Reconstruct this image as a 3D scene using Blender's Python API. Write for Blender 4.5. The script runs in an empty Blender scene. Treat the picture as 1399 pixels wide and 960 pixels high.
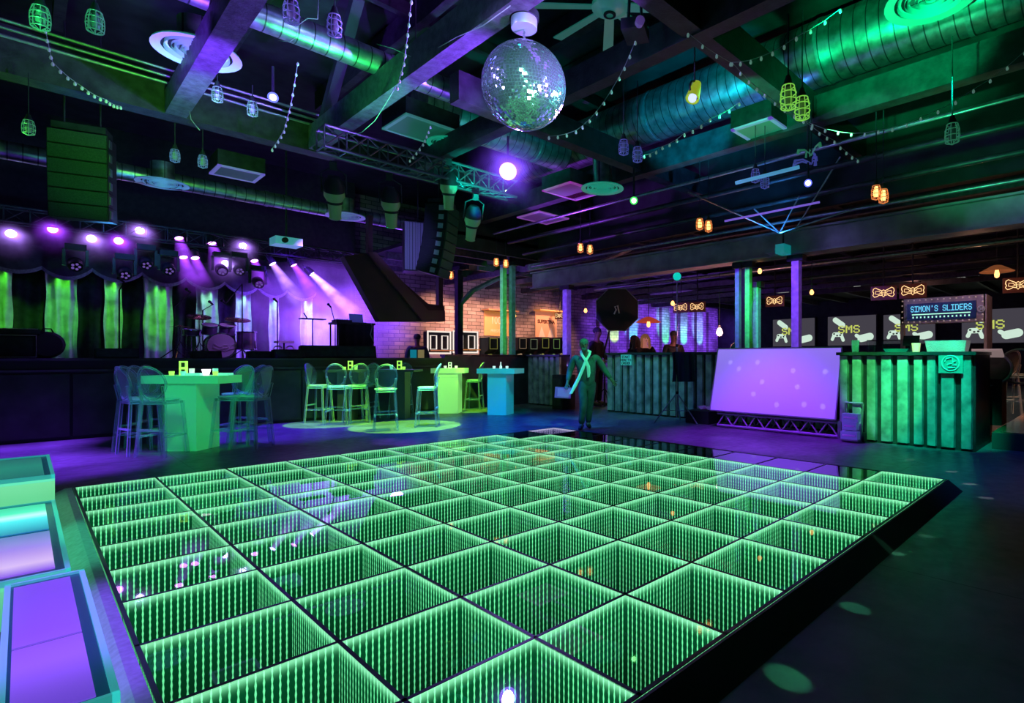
import bpy, bmesh, math, random
from math import sin, cos, pi, radians, sqrt, exp, atan2
from mathutils import Vector, Matrix, Euler
random.seed(7)
scn = bpy.context.scene
COL = scn.collection

# ------------------------------------------------------------------ camera calibration (room-aligned axes: X runs away to the right, Y away to the left)
F = 746.2; CX = 840.1; CY = 487.95; HC = 1.357; CA = .6776; SA = .7354
def ray(px, py):
    r = (px - CX) / F
    return Vector((CA * r + SA, -SA * r + CA, -(py - CY) / F))
CAM = Vector((0, 0, HC))
def gz(px, py, z=0.0):
    q = ray(px, py); return CAM + q * ((z - HC) / q.z)
def gX(px, py, x):
    q = ray(px, py); return CAM + q * (x / q.x)
def gY(px, py, y):
    q = ray(px, py); return CAM + q * (y / q.y)
def gd(px, py, d):
    return CAM + ray(px, py) * d

cam_d = bpy.data.cameras.new('camera'); cam = bpy.data.objects.new('camera', cam_d); COL.objects.link(cam)
cam_d.sensor_fit = 'HORIZONTAL'; cam_d.sensor_width = 36.0; cam_d.lens = F / 1399 * 36
cam_d.shift_x = -(CX - 699.5) / 1399; cam_d.shift_y = (CY - 480) / 1399
cam_d.clip_start = .02; cam_d.clip_end = 200
fw = Vector((SA, CA, 0)).normalized()
cam.location = CAM; cam.rotation_euler = (pi / 2, 0, atan2(-fw.x, fw.y))
scn.camera = cam
scn.view_settings.view_transform = 'Standard'
scn.view_settings.look = 'None'
scn.view_settings.exposure = 0.0
scn.view_settings.gamma = 1.0
scn.cycles.max_bounces = 10; scn.cycles.diffuse_bounces = 2; scn.cycles.glossy_bounces = 3
scn.cycles.transmission_bounces = 4; scn.cycles.transparent_max_bounces = 24; scn.cycles.volume_bounces = 0
scn.cycles.caustics_reflective = False; scn.cycles.caustics_refractive = False
scn.cycles.sample_clamp_indirect = 3.0
w = bpy.data.worlds.new('night'); scn.world = w; w.use_nodes = True
w.node_tree.nodes['Background'].inputs[0].default_value = (.004, .01, .016, 1)
w.node_tree.nodes['Background'].inputs[1].default_value = 1.0

# ------------------------------------------------------------------ materials
class NT:
    def __init__(s, name):
        s.m = bpy.data.materials.new(name); s.m.use_nodes = True; s.t = s.m.node_tree; s.t.nodes.clear()
        s.out = s.n('ShaderNodeOutputMaterial')
    def n(s, typ, **kw):
        nd = s.t.nodes.new(typ)
        for k, v in kw.items():
            if k.startswith('i_'):
                key = k[2:]; key = int(key) if key.isdigit() else key.replace('_', ' ')
                if isinstance(v, bpy.types.NodeSocket): s.t.links.new(v, nd.inputs[key])
                else: nd.inputs[key].default_value = v
            else: setattr(nd, k, v)
        return nd
    def link(s, a, b): s.t.links.new(a, b)
    def math(s, op, a, b=None, c=None, clamp=False):
        nd = s.n('ShaderNodeMath', operation=op, use_clamp=clamp)
        for i, v in enumerate((a, b, c)):
            if v is None: continue
            if isinstance(v, bpy.types.NodeSocket): s.link(v, nd.inputs[i])
            else: nd.inputs[i].default_value = v
        return nd.outputs[0]
    def surf(s, sock): s.link(sock, s.out.inputs['Surface']); return s.m
def c4(c): return (c[0], c[1], c[2], 1) if len(c) == 3 else c
def mat(name, base=(.1, .1, .1), rough=.5, metal=0., em=None, es=0., var=0., vs=8., bump=0., bs=40., spec=.5):
    t = NT(name)
    p = t.n('ShaderNodeBsdfPrincipled')
    p.inputs['Base Color'].default_value = c4(base); p.inputs['Roughness'].default_value = rough; p.inputs['Metallic'].default_value = metal
    p.inputs['Specular IOR Level'].default_value = spec
    if em: p.inputs['Emission Color'].default_value = c4(em); p.inputs['Emission Strength'].default_value = es
    if var or bump:
        tc = t.n('ShaderNodeTexCoord')
    if var:
        no = t.n('ShaderNodeTexNoise', i_Scale=vs, i_Detail=5.0, i_Vector=tc.outputs['Object'])
        r = t.n('ShaderNodeValToRGB', i_Fac=no.outputs['Fac'])
        lo = [max(0, x * (1 - var)) for x in base[:3]]; hi = [min(1, x * (1 + var)) for x in base[:3]]
        r.color_ramp.elements[0].position = .3; r.color_ramp.elements[1].position = .7
        r.color_ramp.elements[0].color = c4(lo); r.color_ramp.elements[1].color = c4(hi)
        t.link(r.outputs['Color'], p.inputs['Base Color'])
    if bump:
        nb = t.n('ShaderNodeTexNoise', i_Scale=bs, i_Detail=4.0, i_Vector=tc.outputs['Object'])
        b = t.n('ShaderNodeBump', i_Strength=bump, i_Distance=.02, i_Height=nb.outputs['Fac'])
        t.link(b.outputs['Normal'], p.inputs['Normal'])
    return t.surf(p.outputs[0])
def emat(name, col, s, sample='AUTO'):
    t = NT(name); e = t.n('ShaderNodeEmission', i_Color=c4(col), i_Strength=s)
    t.m.cycles.emission_sampling = sample
    return t.surf(e.outputs[0])

M = {}
M['black'] = mat('black_matte', (.012, .013, .015), .6)
M['blackgloss'] = mat('black_gloss', (.01, .011, .013), .25)
M['dark'] = mat('dark_painted_metal', (.035, .04, .045), .45, .3, var=.4)
M['steel'] = mat('grey_steel', (.35, .37, .4), .38, .8, var=.25, vs=14)
M['trussmetal'] = mat('aluminium_truss', (.14, .15, .16), .4, .6)
M['chrome'] = mat('chrome', (.8, .82, .85), .12, 1.)
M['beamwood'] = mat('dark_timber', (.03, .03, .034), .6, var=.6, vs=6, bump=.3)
M['beamlit'] = mat('lit_timber', (.075, .07, .095), .55, var=.45, vs=11, bump=.3)  # paler violet-grey copy of the timber for beams that catch light
M['column'] = mat('painted_column', (.55, .54, .55), .5, var=.25, vs=10)
M['white'] = mat('white_plastic', (.8, .8, .8), .4)
M['grey'] = mat('grey_plastic', (.3, .31, .33), .45)
M['deck'] = mat('black_roof_deck', (.018, .022, .024), .8, var=.5, vs=3)
M['rubber'] = mat('black_rubber', (.02, .02, .02), .7)
M['wire'] = mat('pale_wire', (.35, .37, .36), .5)
M['cloth'] = mat('black_cloth', (.012, .013, .018), .9, var=.4)
M['screenframe'] = mat('silver_frame', (.5, .5, .55), .3, .6)

# floor: dark sealed concrete with slab joints
t = NT('sealed_concrete')
tc = t.n('ShaderNodeTexCoord')
n1 = t.n('ShaderNodeTexNoise', i_Scale=1.3, i_Detail=8.0, i_Roughness=.65, i_Vector=tc.outputs['Object'])
r1 = t.n('ShaderNodeValToRGB', i_Fac=n1.outputs['Fac'])
r1.color_ramp.elements[0].position = .32; r1.color_ramp.elements[0].color = (.05, .05, .055, 1)
r1.color_ramp.elements[1].position = .72; r1.color_ramp.elements[1].color = (.17, .17, .18, 1)
sx = t.n('ShaderNodeSeparateXYZ', i_0=tc.outputs['Object'])
def joint(sock, per, off):
    f = t.math('FRACT', t.math('DIVIDE', t.math('ADD', sock, off), per))
    return t.math('LESS_THAN', f, .012 / per)
j = t.math('MAXIMUM', joint(sx.outputs[0], 2.4, 1.0), joint(sx.outputs[1], 2.4, .5))
mx = t.n('ShaderNodeMix', data_type='RGBA'); t.link(j, mx.inputs[0]); t.link(r1.outputs[0], mx.inputs[6]); mx.inputs[7].default_value = (.02, .02, .02, 1)
n2 = t.n('ShaderNodeTexNoise', i_Scale=9.0, i_Detail=6.0, i_Vector=tc.outputs['Object'])
rr = t.math('MULTIPLY_ADD', n2.outputs['Fac'], .35, .2)
p = t.n('ShaderNodeBsdfPrincipled', i_Base_Color=mx.outputs[2], i_Roughness=rr)
bp = t.n('ShaderNodeBump', i_Strength=.12, i_Distance=.02, i_Height=n2.outputs['Fac']); t.link(bp.outputs[0], p.inputs['Normal'])
M['floor'] = t.surf(p.outputs[0])

# brick
t = NT('painted_brick')
tc = t.n('ShaderNodeTexCoord'); sx = t.n('ShaderNodeSeparateXYZ', i_0=tc.outputs['Object'])
cb = t.n('ShaderNodeCombineXYZ', i_0=sx.outputs[0], i_1=sx.outputs[2], i_2=0.0)
br = t.n('ShaderNodeTexBrick', i_Vector=cb.outputs[0], i_Scale=1.0, i_Mortar_Size=.012)
br.inputs['Brick Width'].default_value = .42; br.inputs['Row Height'].default_value = .15
br.inputs['Color1'].default_value = (.55, .45, .42, 1); br.inputs['Color2'].default_value = (.3, .25, .24, 1); br.inputs['Mortar'].default_value = (.1, .09, .09, 1)
nb = t.n('ShaderNodeTexNoise', i_Scale=.9, i_Detail=6.0, i_Vector=tc.outputs['Object'])
rn = t.n('ShaderNodeValToRGB', i_Fac=nb.outputs['Fac']); rn.color_ramp.elements[0].position = .3; rn.color_ramp.elements[0].color = (.4, .4, .4, 1); rn.color_ramp.elements[1].position = .65; rn.color_ramp.elements[1].color = (1, 1, 1, 1)
mm = t.n('ShaderNodeMix', data_type='RGBA', blend_type='MULTIPLY'); mm.inputs[0].default_value = 1
t.link(br.outputs['Color'], mm.inputs[6]); t.link(rn.outputs[0], mm.inputs[7])
p = t.n('ShaderNodeBsdfPrincipled', i_Base_Color=mm.outputs[2], i_Roughness=.8)
bb = t.n('ShaderNodeBump', i_Strength=.6, i_Distance=.02, i_Height=br.outputs['Fac'], invert=True); t.link(bb.outputs[0], p.inputs['Normal'])
M['brick'] = t.surf(p.outputs[0])

# galvanised spiral duct
def duct_mat(name, axis):
    t = NT(name); tc = t.n('ShaderNodeTexCoord'); sx = t.n('ShaderNodeSeparateXYZ', i_0=tc.outputs['Object'])
    wv = t.math('FRACT', t.math('MULTIPLY', sx.outputs[axis], 5.5))
    seam = t.math('LESS_THAN', wv, .09)
    no = t.n('ShaderNodeTexNoise', i_Scale=7.0, i_Detail=5.0, i_Vector=tc.outputs['Object'])
    rp = t.n('ShaderNodeValToRGB', i_Fac=no.outputs['Fac']); rp.color_ramp.elements[0].color = (.25, .27, .28, 1); rp.color_ramp.elements[1].color = (.62, .64, .66, 1)
    rp.color_ramp.elements[0].position = .3; rp.color_ramp.elements[1].position = .7
    mx = t.n('ShaderNodeMix', data_type='RGBA'); t.link(seam, mx.inputs[0]); t.link(rp.outputs[0], mx.inputs[6]); mx.inputs[7].default_value = (.1, .11, .11, 1)
    p = t.n('ShaderNodeBsdfPrincipled', i_Base_Color=mx.outputs[2], i_Metallic=.9, i_Roughness=.33)
    b = t.n('ShaderNodeBump', i_Strength=.5, i_Distance=.02, i_Height=wv); t.link(b.outputs[0], p.inputs['Normal'])
    return t.surf(p.outputs[0])
M['ductx'] = duct_mat('spiral_duct_x', 0); M['ducty'] = duct_mat('spiral_duct_y', 1)

# clear acrylic: mostly see-through, bright at the edges
t = NT('clear_acrylic')
lw = t.n('ShaderNodeLayerWeight', i_Blend=.45)
tr = t.n('ShaderNodeBsdfTransparent', i_Color=(.78, .9, .95, 1))
pp = t.n('ShaderNodeBsdfPrincipled', i_Base_Color=(.7, .82, .9, 1), i_Roughness=.15)
fac = t.math('MULTIPLY_ADD', t.math('POWER', lw.outputs['Facing'], 1.5), .8, .1, clamp=True)
ms = t.n('ShaderNodeMixShader'); t.link(fac, ms.inputs[0]); t.link(tr.outputs[0], ms.inputs[1]); t.link(pp.outputs[0], ms.inputs[2])
M['acrylic'] = t.surf(ms.outputs[0])
t = NT('clear_glass')
lw = t.n('ShaderNodeLayerWeight', i_Blend=.25)
tr = t.n('ShaderNodeBsdfTransparent', i_Color=(.92, .95, .95, 1)); gl = t.n('ShaderNodeBsdfGlossy', i_Color=(1, 1, 1, 1), i_Roughness=.05)
ms = t.n('ShaderNodeMixShader'); t.link(t.math('MULTIPLY_ADD', lw.outputs['Fresnel'], .8, .06, clamp=True), ms.inputs[0]); t.link(tr.outputs[0], ms.inputs[1]); t.link(gl.outputs[0], ms.inputs[2])
M['glass'] = t.surf(ms.outputs[0])

# dance panel: half-silvered cover and a deep well painted with its repeated LED reflections
def cover_mat(name, base, k):
    t = NT(name)
    fr = t.n('ShaderNodeFresnel', i_IOR=1.5)
    tr = t.n('ShaderNodeBsdfTransparent', i_Color=(.95, .95, .95, 1)); gl = t.n('ShaderNodeBsdfGlossy', i_Color=(.9, .9, .9, 1), i_Roughness=.015)
    ms = t.n('ShaderNodeMixShader'); t.link(t.math('MULTIPLY_ADD', fr.outputs[0], k, base, clamp=True), ms.inputs[0]); t.link(tr.outputs[0], ms.inputs[1]); t.link(gl.outputs[0], ms.inputs[2])
    return t.surf(ms.outputs[0])
M['cover'] = cover_mat('half_silvered_glass', .07, .55)
TILE = .61
def led_mat(name, cdot, cbg, gain):
    t = NT(name); tc = t.n('ShaderNodeTexCoord'); sx = t.n('ShaderNodeSeparateXYZ', i_0=tc.outputs['Object'])
    ge = t.n('ShaderNodeNewGeometry'); sn = t.n('ShaderNodeSeparateXYZ', i_0=ge.outputs['Normal'])
    isx = t.math('GREATER_THAN', t.math('ABSOLUTE', sn.outputs[0]), .5)
    u = t.math('ADD', t.math('MULTIPLY', isx, sx.outputs[1]), t.math('MULTIPLY', t.math('SUBTRACT', 1.0, isx), sx.outputs[0]))
    sp = (TILE - .03) / 20
    cu = t.math('MULTIPLY', t.math('ABSOLUTE', t.math('SUBTRACT', t.math('FRACT', t.math('ADD', t.math('DIVIDE', u, sp), .5 * 0 + 100.0)), .5)), 2.0)
    cv = t.math('MULTIPLY', t.math('ABSOLUTE', t.math('SUBTRACT', t.math('FRACT', t.math('DIVIDE', sx.outputs[2], .034)), .5)), 2.0)
    width = t.math('MULTIPLY_ADD', cv, -.14, .36)
    line = t.math('SMOOTH_MIN', 1.0, t.math('MULTIPLY', t.math('MAXIMUM', t.math('SUBTRACT', width, cu), 0.0), 6.0), .1)
    z = sx.outputs[2]
    fall = t.math('EXPONENT', t.math('MULTIPLY', z, 1.7))
    fall2 = t.math('EXPONENT', t.math('MULTIPLY', z, 4.5))
    top = t.math('EXPONENT', t.math('MULTIPLY', t.math('POWER', t.math('ABSOLUTE', t.math('MULTIPLY', z, 34.0)), 2.0), -1.0))
    e1 = t.math('MULTIPLY', t.math('MAXIMUM', line, t.math('MULTIPLY', top, .62)), fall)
    e2 = t.math('ADD', t.math('MULTIPLY', fall2, .10), t.math('MULTIPLY', top, .0))
    mxc = t.n('ShaderNodeMix', data_type='RGBA'); t.link(t.math('MULTIPLY', top, .6), mxc.inputs[0]); mxc.inputs[6].default_value = c4(cdot); mxc.inputs[7].default_value = (.45, 1.0, .68, 1) if cdot[0] < .5 else (.8, .8, 1, 1)
    em1 = t.n('ShaderNodeEmission', i_Color=mxc.outputs[2], i_Strength=t.math('MULTIPLY', e1, gain))
    em2 = t.n('ShaderNodeEmission', i_Color=c4(cbg), i_Strength=t.math('MULTIPLY', e2, gain))
    ad = t.n('ShaderNodeAddShader', i_0=em1.outputs[0], i_1=em2.outputs[0])
    return t.surf(ad.outputs[0])
M['led_green'] = led_mat('green_led_tunnel', (.17, 1.0, .40), (.01, .75, .22), 1.6)
M['led_violet'] = led_mat('violet_led_tunnel', (.6, .55, 1.0), (.2, .2, 1.0), 1.3)
M['tunnel_end'] = emat('tunnel_end', (.0, .012, .004), 1.0, 'NONE')
M['off_panel'] = mat('unlit_mirror_panel', (.01, .03, .018), .06, .0, spec=1.0)
t = NT('unlit_mirror'); fr = t.n('ShaderNodeFresnel', i_IOR=1.6)
df = t.n('ShaderNodeBsdfDiffuse', i_Color=(.01, .05, .02, 1)); gl = t.n('ShaderNodeBsdfGlossy', i_Color=(.8, .85, .85, 1), i_Roughness=.03)
ms = t.n('ShaderNodeMixShader'); t.link(t.math('MULTIPLY_ADD', fr.outputs[0], .8, .12, clamp=True), ms.inputs[0]); t.link(df.outputs[0], ms.inputs[1]); t.link(gl.outputs[0], ms.inputs[2])
M['off_panel'] = t.surf(ms.outputs[0])

# ------------------------------------------------------------------ mesh building
class MB:
    def __init__(s): s.v = []; s.f = []; s.mi = []; s.m = 0
    def add(s, vs, fs):
        o = len(s.v); s.v += [tuple(v) for v in vs]; s.f += [tuple(i + o for i in f) for f in fs]; s.mi += [s.m] * len(fs); return s
    def box(s, c, d, R=None, taper=1.0):
        hx, hy, hz = d[0] / 2, d[1] / 2, d[2] / 2; vs = []
        for z in (-hz, hz):
            k = taper if z > 0 else 1
            for x, y in ((-hx, -hy), (hx, -hy), (hx, hy), (-hx, hy)): vs.append(Vector((x * k, y * k, z)))
        if R is not None: vs = [R @ v for v in vs]
        c = Vector(c)
        return s.add([v + c for v in vs], [(3, 2, 1, 0), (4, 5, 6, 7), (0, 1, 5, 4), (1, 2, 6, 5), (2, 3, 7, 6), (3, 0, 4, 7)])
    def bb(s, a, b):
        a, b = Vector(a), Vector(b); return s.box((a + b) / 2, [abs(x) for x in (b - a)])
    def bar(s, p, q, w, h=None, up=(0, 0, 1)):
        p, q = Vector(p), Vector(q); h = h or w; d = (q - p); L = d.length; d.normalize(); up = Vector(up)
        if abs(d.dot(up)) > .98: up = Vector((0, 1, 0))
        x = d.cross(up).normalized(); y = x.cross(d).normalized()
        R = Matrix((x, d, y)).transposed()
        return s.box((p + q) / 2, (w, L, h), R)
    def tube(s, p, q, r0, r1=None, n=10, cap=True):
        p, q = Vector(p), Vector(q); r1 = r0 if r1 is None else r1; d = q - p
        if d.length < 1e-7: return s
        d.normalize(); a = Vector((0, 0, 1)) if abs(d.z) < .95 else Vector((1, 0, 0)); x = d.cross(a).normalized(); y = d.cross(x)
        vs = []
        for c, r in ((p, r0), (q, r1)):
            for i in range(n):
                an = 2 * pi * i / n; vs.append(c + (x * cos(an) + y * sin(an)) * r)
        fs = [(i, (i + 1) % n, n + (i + 1) % n, n + i) for i in range(n)]
        if cap: fs += [tuple(range(n - 1, -1, -1)), tuple(range(n, 2 * n))]
        return s.add(vs, fs)
    def path(s, pts, r, n=6, closed=False):
        pts = [Vector(p) for p in pts]; N = len(pts); rs = r if isinstance(r, (list, tuple)) else [r] * N; vs = []; prev = None
        for i, p in enumerate(pts):
            a = pts[(i - 1) % N] if (closed or i > 0) else p; b = pts[(i + 1) % N] if (closed or i < N - 1) else p
            d = (b - a).normalized()
            if prev is None:
                u = Vector((0, 0, 1)) if abs(d.z) < .9 else Vector((1, 0, 0)); x = d.cross(u).normalized()
            else:
                x = (prev - d * prev.dot(d)).normalized()
            prev = x; y = d.cross(x)
            for k in range(n):
                an = 2 * pi * k / n; vs.append(p + (x * cos(an) + y * sin(an)) * rs[i])
        fs = []
        for i in range(N if closed else N - 1):
            a = i * n; b = ((i + 1) % N) * n
            for k in range(n): fs.append((a + k, a + (k + 1) % n, b + (k + 1) % n, b + k))
        if not closed: fs += [tuple(range(n - 1, -1, -1)), tuple(range((N - 1) * n, N * n))]
        return s.add(vs, fs)
    def lathe(s, prof, n=20, T=None):
        vs = []; fs = []; m = len(prof)
        for i in range(n):
            an = 2 * pi * i / n
            for r, z in prof:
                v = Vector((r * cos(an), r * sin(an), z)); vs.append(T @ v if T is not None else v)
        for i in range(n):
            for k in range(m - 1):
                a = i * m + k; b = ((i + 1) % n) * m + k
                fs.append((a, b, b + 1, a + 1))
        return s.add(vs, fs)
    def sphere(s, c, r, n=14, sc=(1, 1, 1), R=None):
        m = max(6, n // 2); c = Vector(c); vs = []; fs = []
        for j in range(m + 1):
            th = pi * j / m
            for i in range(n):
                an = 2 * pi * i / n; v = Vector((sin(th) * cos(an) * sc[0], sin(th) * sin(an) * sc[1], cos(th) * sc[2])) * r
                vs.append(c + (R @ v if R is not None else v))
        for j in range(m):
            for i in range(n):
                fs.append((j * n + i, (j + 1) * n + i, (j + 1) * n + (i + 1) % n, j * n + (i + 1) % n))
        return s.add(vs, fs)
    def torus(s, c, R0, r, n=24, k=8, T=None):
        pts = [Vector((R0 * cos(2 * pi * i / n), R0 * sin(2 * pi * i / n), 0)) for i in range(n)]
        if T is not None: pts = [T @ p for p in pts]
        return s.path([Vector(c) + p for p in pts], r, k, True)
    def prism(s, poly, off, flip=False):
        off = Vector(off); n = len(poly); a = [Vector(p) for p in poly]; b = [p + off for p in a]
        return s.add(a + b, [tuple(range(n - 1, -1, -1)), tuple(range(n, 2 * n))] + [(i, (i + 1) % n, n + (i + 1) % n, n + i) for i in range(n)])
    def quad(s, a, b, c, d): return s.add([a, b, c, d], [(0, 1, 2, 3)])
    def mesh(s, name, mats, smooth=False):
        me = bpy.data.meshes.new(name); me.from_pydata(s.v, [], s.f)
        for m in (mats if isinstance(mats, (list, tuple)) else [mats]): me.materials.append(m)
        if len(me.materials) > 1: me.polygons.foreach_set('material_index', s.mi)
        if smooth:
            me.polygons.foreach_set('use_smooth', [True] * len(me.polygons))
        me.update(); bmm = bmesh.new(); bmm.from_mesh(me); bmesh.ops.recalc_face_normals(bmm, faces=bmm.faces[:]) if not getattr(s, 'keepn', False) else None
        if smooth and smooth != 'all':
            for e in bmm.edges:
                if len(e.link_faces) == 2 and e.calc_face_angle(0) > radians(38): e.smooth = False
        bmm.to_mesh(me); bmm.free()
        return me
    def build(s, name, mats, parent=None, smooth=False, loc=(0, 0, 0), rot=None):
        o = bpy.data.objects.new(name, s.mesh(name, mats, smooth)); COL.objects.link(o); o.location = loc
        if rot is not None: o.rotation_euler = rot
        if parent is not None: o.parent = parent
        return o
def tag(o, label, cat, group=None, kind=None):
    if label: o['label'] = label
    if cat: o['category'] = cat
    if group: o['group'] = group
    if kind: o['kind'] = kind
    return o
def thing(name, label, cat, loc=(0, 0, 0), rz=0., group=None, rot=None):
    o = bpy.data.objects.new(name, None); COL.objects.link(o); o.location = loc
    o.rotation_euler = rot if rot is not None else (0, 0, rz); o.empty_display_size = .1
    return tag(o, label, cat, group)
def struct(o): o['kind'] = 'structure'; return o
def dup(root, loc=None, rot=None, label=None, group=None, scale=None):
    r = root.copy(); COL.objects.link(r)
    if loc is not None: r.location = loc
    if rot is not None: r.rotation_euler = rot if hasattr(rot, '__len__') else (0, 0, rot)
    if scale is not None: r.scale = (scale,) * 3 if not hasattr(scale, '__len__') else scale
    if label: r['label'] = label
    if group: r['group'] = group
    for ch in list(root.children):
        c = ch.copy(); COL.objects.link(c); c.parent = r; c.matrix_parent_inverse = ch.matrix_parent_inverse.copy()
        for g in ch.children:
            d = g.copy(); COL.objects.link(d); d.parent = c; d.matrix_parent_inverse = g.matrix_parent_inverse.copy()
    return r
def aim(v, up='Z'):
    """rotation carrying local -Z onto direction v"""
    return Vector(v).to_track_quat('-Z', 'Y').to_euler()
def spot(loc, target, col, power, ang=40, blend=.3, rad=.05):
    d = bpy.data.lights.new('spot_lamp', 'SPOT'); d.energy = power; d.color = col; d.spot_size = radians(ang); d.spot_blend = blend; d.shadow_soft_size = rad
    o = bpy.data.objects.new('spot_lamp', d); COL.objects.link(o); o.location = loc; o.rotation_euler = aim(Vector(target) - Vector(loc)); return o
def point(loc, col, power, rad=.05):
    d = bpy.data.lights.new('point_lamp', 'POINT'); d.energy = power; d.color = col; d.shadow_soft_size = rad
    o = bpy.data.objects.new('point_lamp', d); COL.objects.link(o); o.location = loc; return o
def textobj(s, size, m, parent=None, loc=(0, 0, 0), rot=(0, 0, 0), name='lettering', ext=.004, sx=1.0, bold=0.):
    cu = bpy.data.curves.new(name, 'FONT'); cu.body = s; cu.size = size; cu.align_x = 'CENTER'; cu.align_y = 'CENTER'; cu.extrude = ext; cu.offset = bold
    cu.materials.append(m); o = bpy.data.objects.new(name, cu); COL.objects.link(o); o.location = loc; o.rotation_euler = rot; o.scale = (sx, 1, 1)
    dg = bpy.context.evaluated_depsgraph_get(); me = bpy.data.meshes.new_from_object(o.evaluated_get(dg)); me.name = name; bpy.data.objects.remove(o)
    o = bpy.data.objects.new(name, me); COL.objects.link(o); o.location = loc; o.rotation_euler = rot; o.scale = (sx, 1, 1)
    if parent: o.parent = parent
    return o
PIX = {'S': '01110 10001 10000 01110 00001 10001 01110', 'I': '11111 00100 00100 00100 00100 00100 11111', 'M': '10001 11011 10101 10101 10001 10001 10001', 'O': '01110 10001 10001 10001 10001 10001 01110', 'N': '10001 11001 10101 10101 10011 10001 10001', "'": '00100 00100 00000 00000 00000 00000 00000', 'L': '10000 10000 10000 10000 10000 10000 11111', 'D': '11110 10001 10001 10001 10001 10001 11110', 'E': '11111 10000 10000 11110 10000 10000 11111', 'R': '11110 10001 10001 11110 10100 10010 10001', ' ': '00000 00000 00000 00000 00000 00000 00000'}
def pixeltext(s, w, h, m, parent, loc, name='lettering', th=.012):
    """block lettering on a face that looks towards -X; reads along -Y"""
    mb = MB(); n = len(s) * 6 - 1; cw = w / n; ch = h / 7
    for i, ch_ in enumerate(s):
        for r, row in enumerate(PIX[ch_].split()):
            run = None
            for k in range(6):
                on = k < 5 and row[k] == '1'
                if on and run is None: run = k
                if not on and run is not None:
                    ya = w / 2 - (i * 6 + run) * cw; yb = w / 2 - (i * 6 + k) * cw; zt = h / 2 - r * ch
                    mb.bb((-th, yb - cw * .08, zt - ch * 1.04), (0, ya, zt)); run = None
    return mb.build(name, m, parent, False, loc)
PURPLE = (.17, .03, 1.0); VIOLET = (.45, .12, 1.0); BLUE = (.05, .12, 1.0); GREEN = (.05, 1.0, .28); LIME = (.25, 1.0, .08); TEAL = (.0, .9, .55); WARM = (1.0, .55, .25)
# ------------------------------------------------------------------ the room
M['drapewall'] = mat('black_stage_masking', (.02, .02, .022), .9, var=.3)
DX, DY = .3396, 7.4152            # far-left corner of the dance floor; tiles run +X and -Y
DX1, DY1 = DX + 10 * TILE, DY - 10 * TILE
mb = MB()
x0, x1, y0, y1 = -3.0, 32.0, -3.0, 20.0
P = [(x0, y0), (x1, y0), (x1, y1), (x0, y1)]; Q = [(DX, DY1), (DX1, DY1), (DX1, DY), (DX, DY)]
mb.add([(a, b, 0) for a, b in P + Q], [(0, 1, 5, 4), (1, 2, 6, 5), (2, 3, 7, 6), (3, 0, 4, 7)])
mb.keepn = True
struct(mb.build('floor', M['floor']))
mb = MB(); mb.bb((DX - .05, DY1 - .05, -1.25), (DX1 + .05, DY + .05, -1.2)); struct(mb.build('floor_pit', M['black']))
mb = MB(); mb.bb((7.6, 19.98, 0), (32, 20.2, 7.2)); struct(mb.build('wall_back', M['brick']))
mb = MB(); mb.bb((-3, 18.9, 0), (7.6, 20.2, 7.2)); struct(mb.build('wall_stage', M['drapewall']))
mb = MB(); mb.bb((32, -3, 0), (32.2, 20, 7.2)); struct(mb.build('wall_right', M['deck']))
mb = MB(); mb.bb((-3.2, -3, 0), (-3, 20, 7.2)); struct(mb.build('wall_left', M['deck']))
mb = MB(); mb.bb((-3, -3.2, 0), (32, -3, 7.2)); struct(mb.build('wall_front', M['deck']))
mb = MB(); mb.bb((-3, -3, 7.2), (32, 20, 7.3)); struct(mb.build('ceiling', M['deck']))
mb = MB(); mb.bb((10.7, -3, 4.65), (32, 20, 4.75)); mb.bb((7.6, 13.0, 4.65), (10.7, 20, 4.75)); struct(mb.build('ceiling_low', M['deck']))
mb = MB(); mb.bb((10.65, -3, 4.3), (10.75, 13.0, 7.2)); mb.bb((7.6, 13.0, 4.3), (10.7, 13.1, 7.2)); struct(mb.build('wall_bulkhead', M['deck']))

# raised lane floor on the right
M['lanewood'] = mat('polished_lane_wood', (.25, .14, .07), .2, var=.35, vs=5)
M['riser'] = mat('dark_teal_riser', (.03, .07, .06), .5)
mb = MB(); mb.bb((9.75, -3, 0), (32, 1.38, .24)); struct(mb.build('floor_platform', M['riser']))
mb = MB(); mb.bb((9.78, -2.98, .24), (31.9, 1.36, .26)); struct(mb.build('floor_lane', M['lanewood']))

# stage platform
STY = 12.72; STZ = 1.34
mb = MB(); mb.bb((-2.9, STY, 0), (7.35, 19.7, STZ)); struct(mb.build('floor_stage', M['black']))
mb = MB()
for k in range(9):
    xx = -2.9 + k * 1.15
    mb.bb((xx + .02, STY - .03, .06), (xx + 1.13, STY, 1.08))
for zz in (1.12, 1.3): mb.bb((-2.9, STY - .05, zz), (7.35, STY, zz + .035))
M['stagepanel'] = mat('black_stage_panel', (.03, .035, .035), .42, var=.5, vs=3)
struct(mb.build('trim_1', M['stagepanel']))
# half wall that closes the room between stage and counter
mb = MB(); mb.bb((7.35, STY - .02, 0), (10.2, STY + .16, 1.38)); struct(mb.build('wall_half', M['stagepanel']))
mb = MB(); mb.bb((7.33, STY - .06, 1.38), (10.24, STY + .2, 1.43)); struct(mb.build('trim_2', M['blackgloss']))

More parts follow.
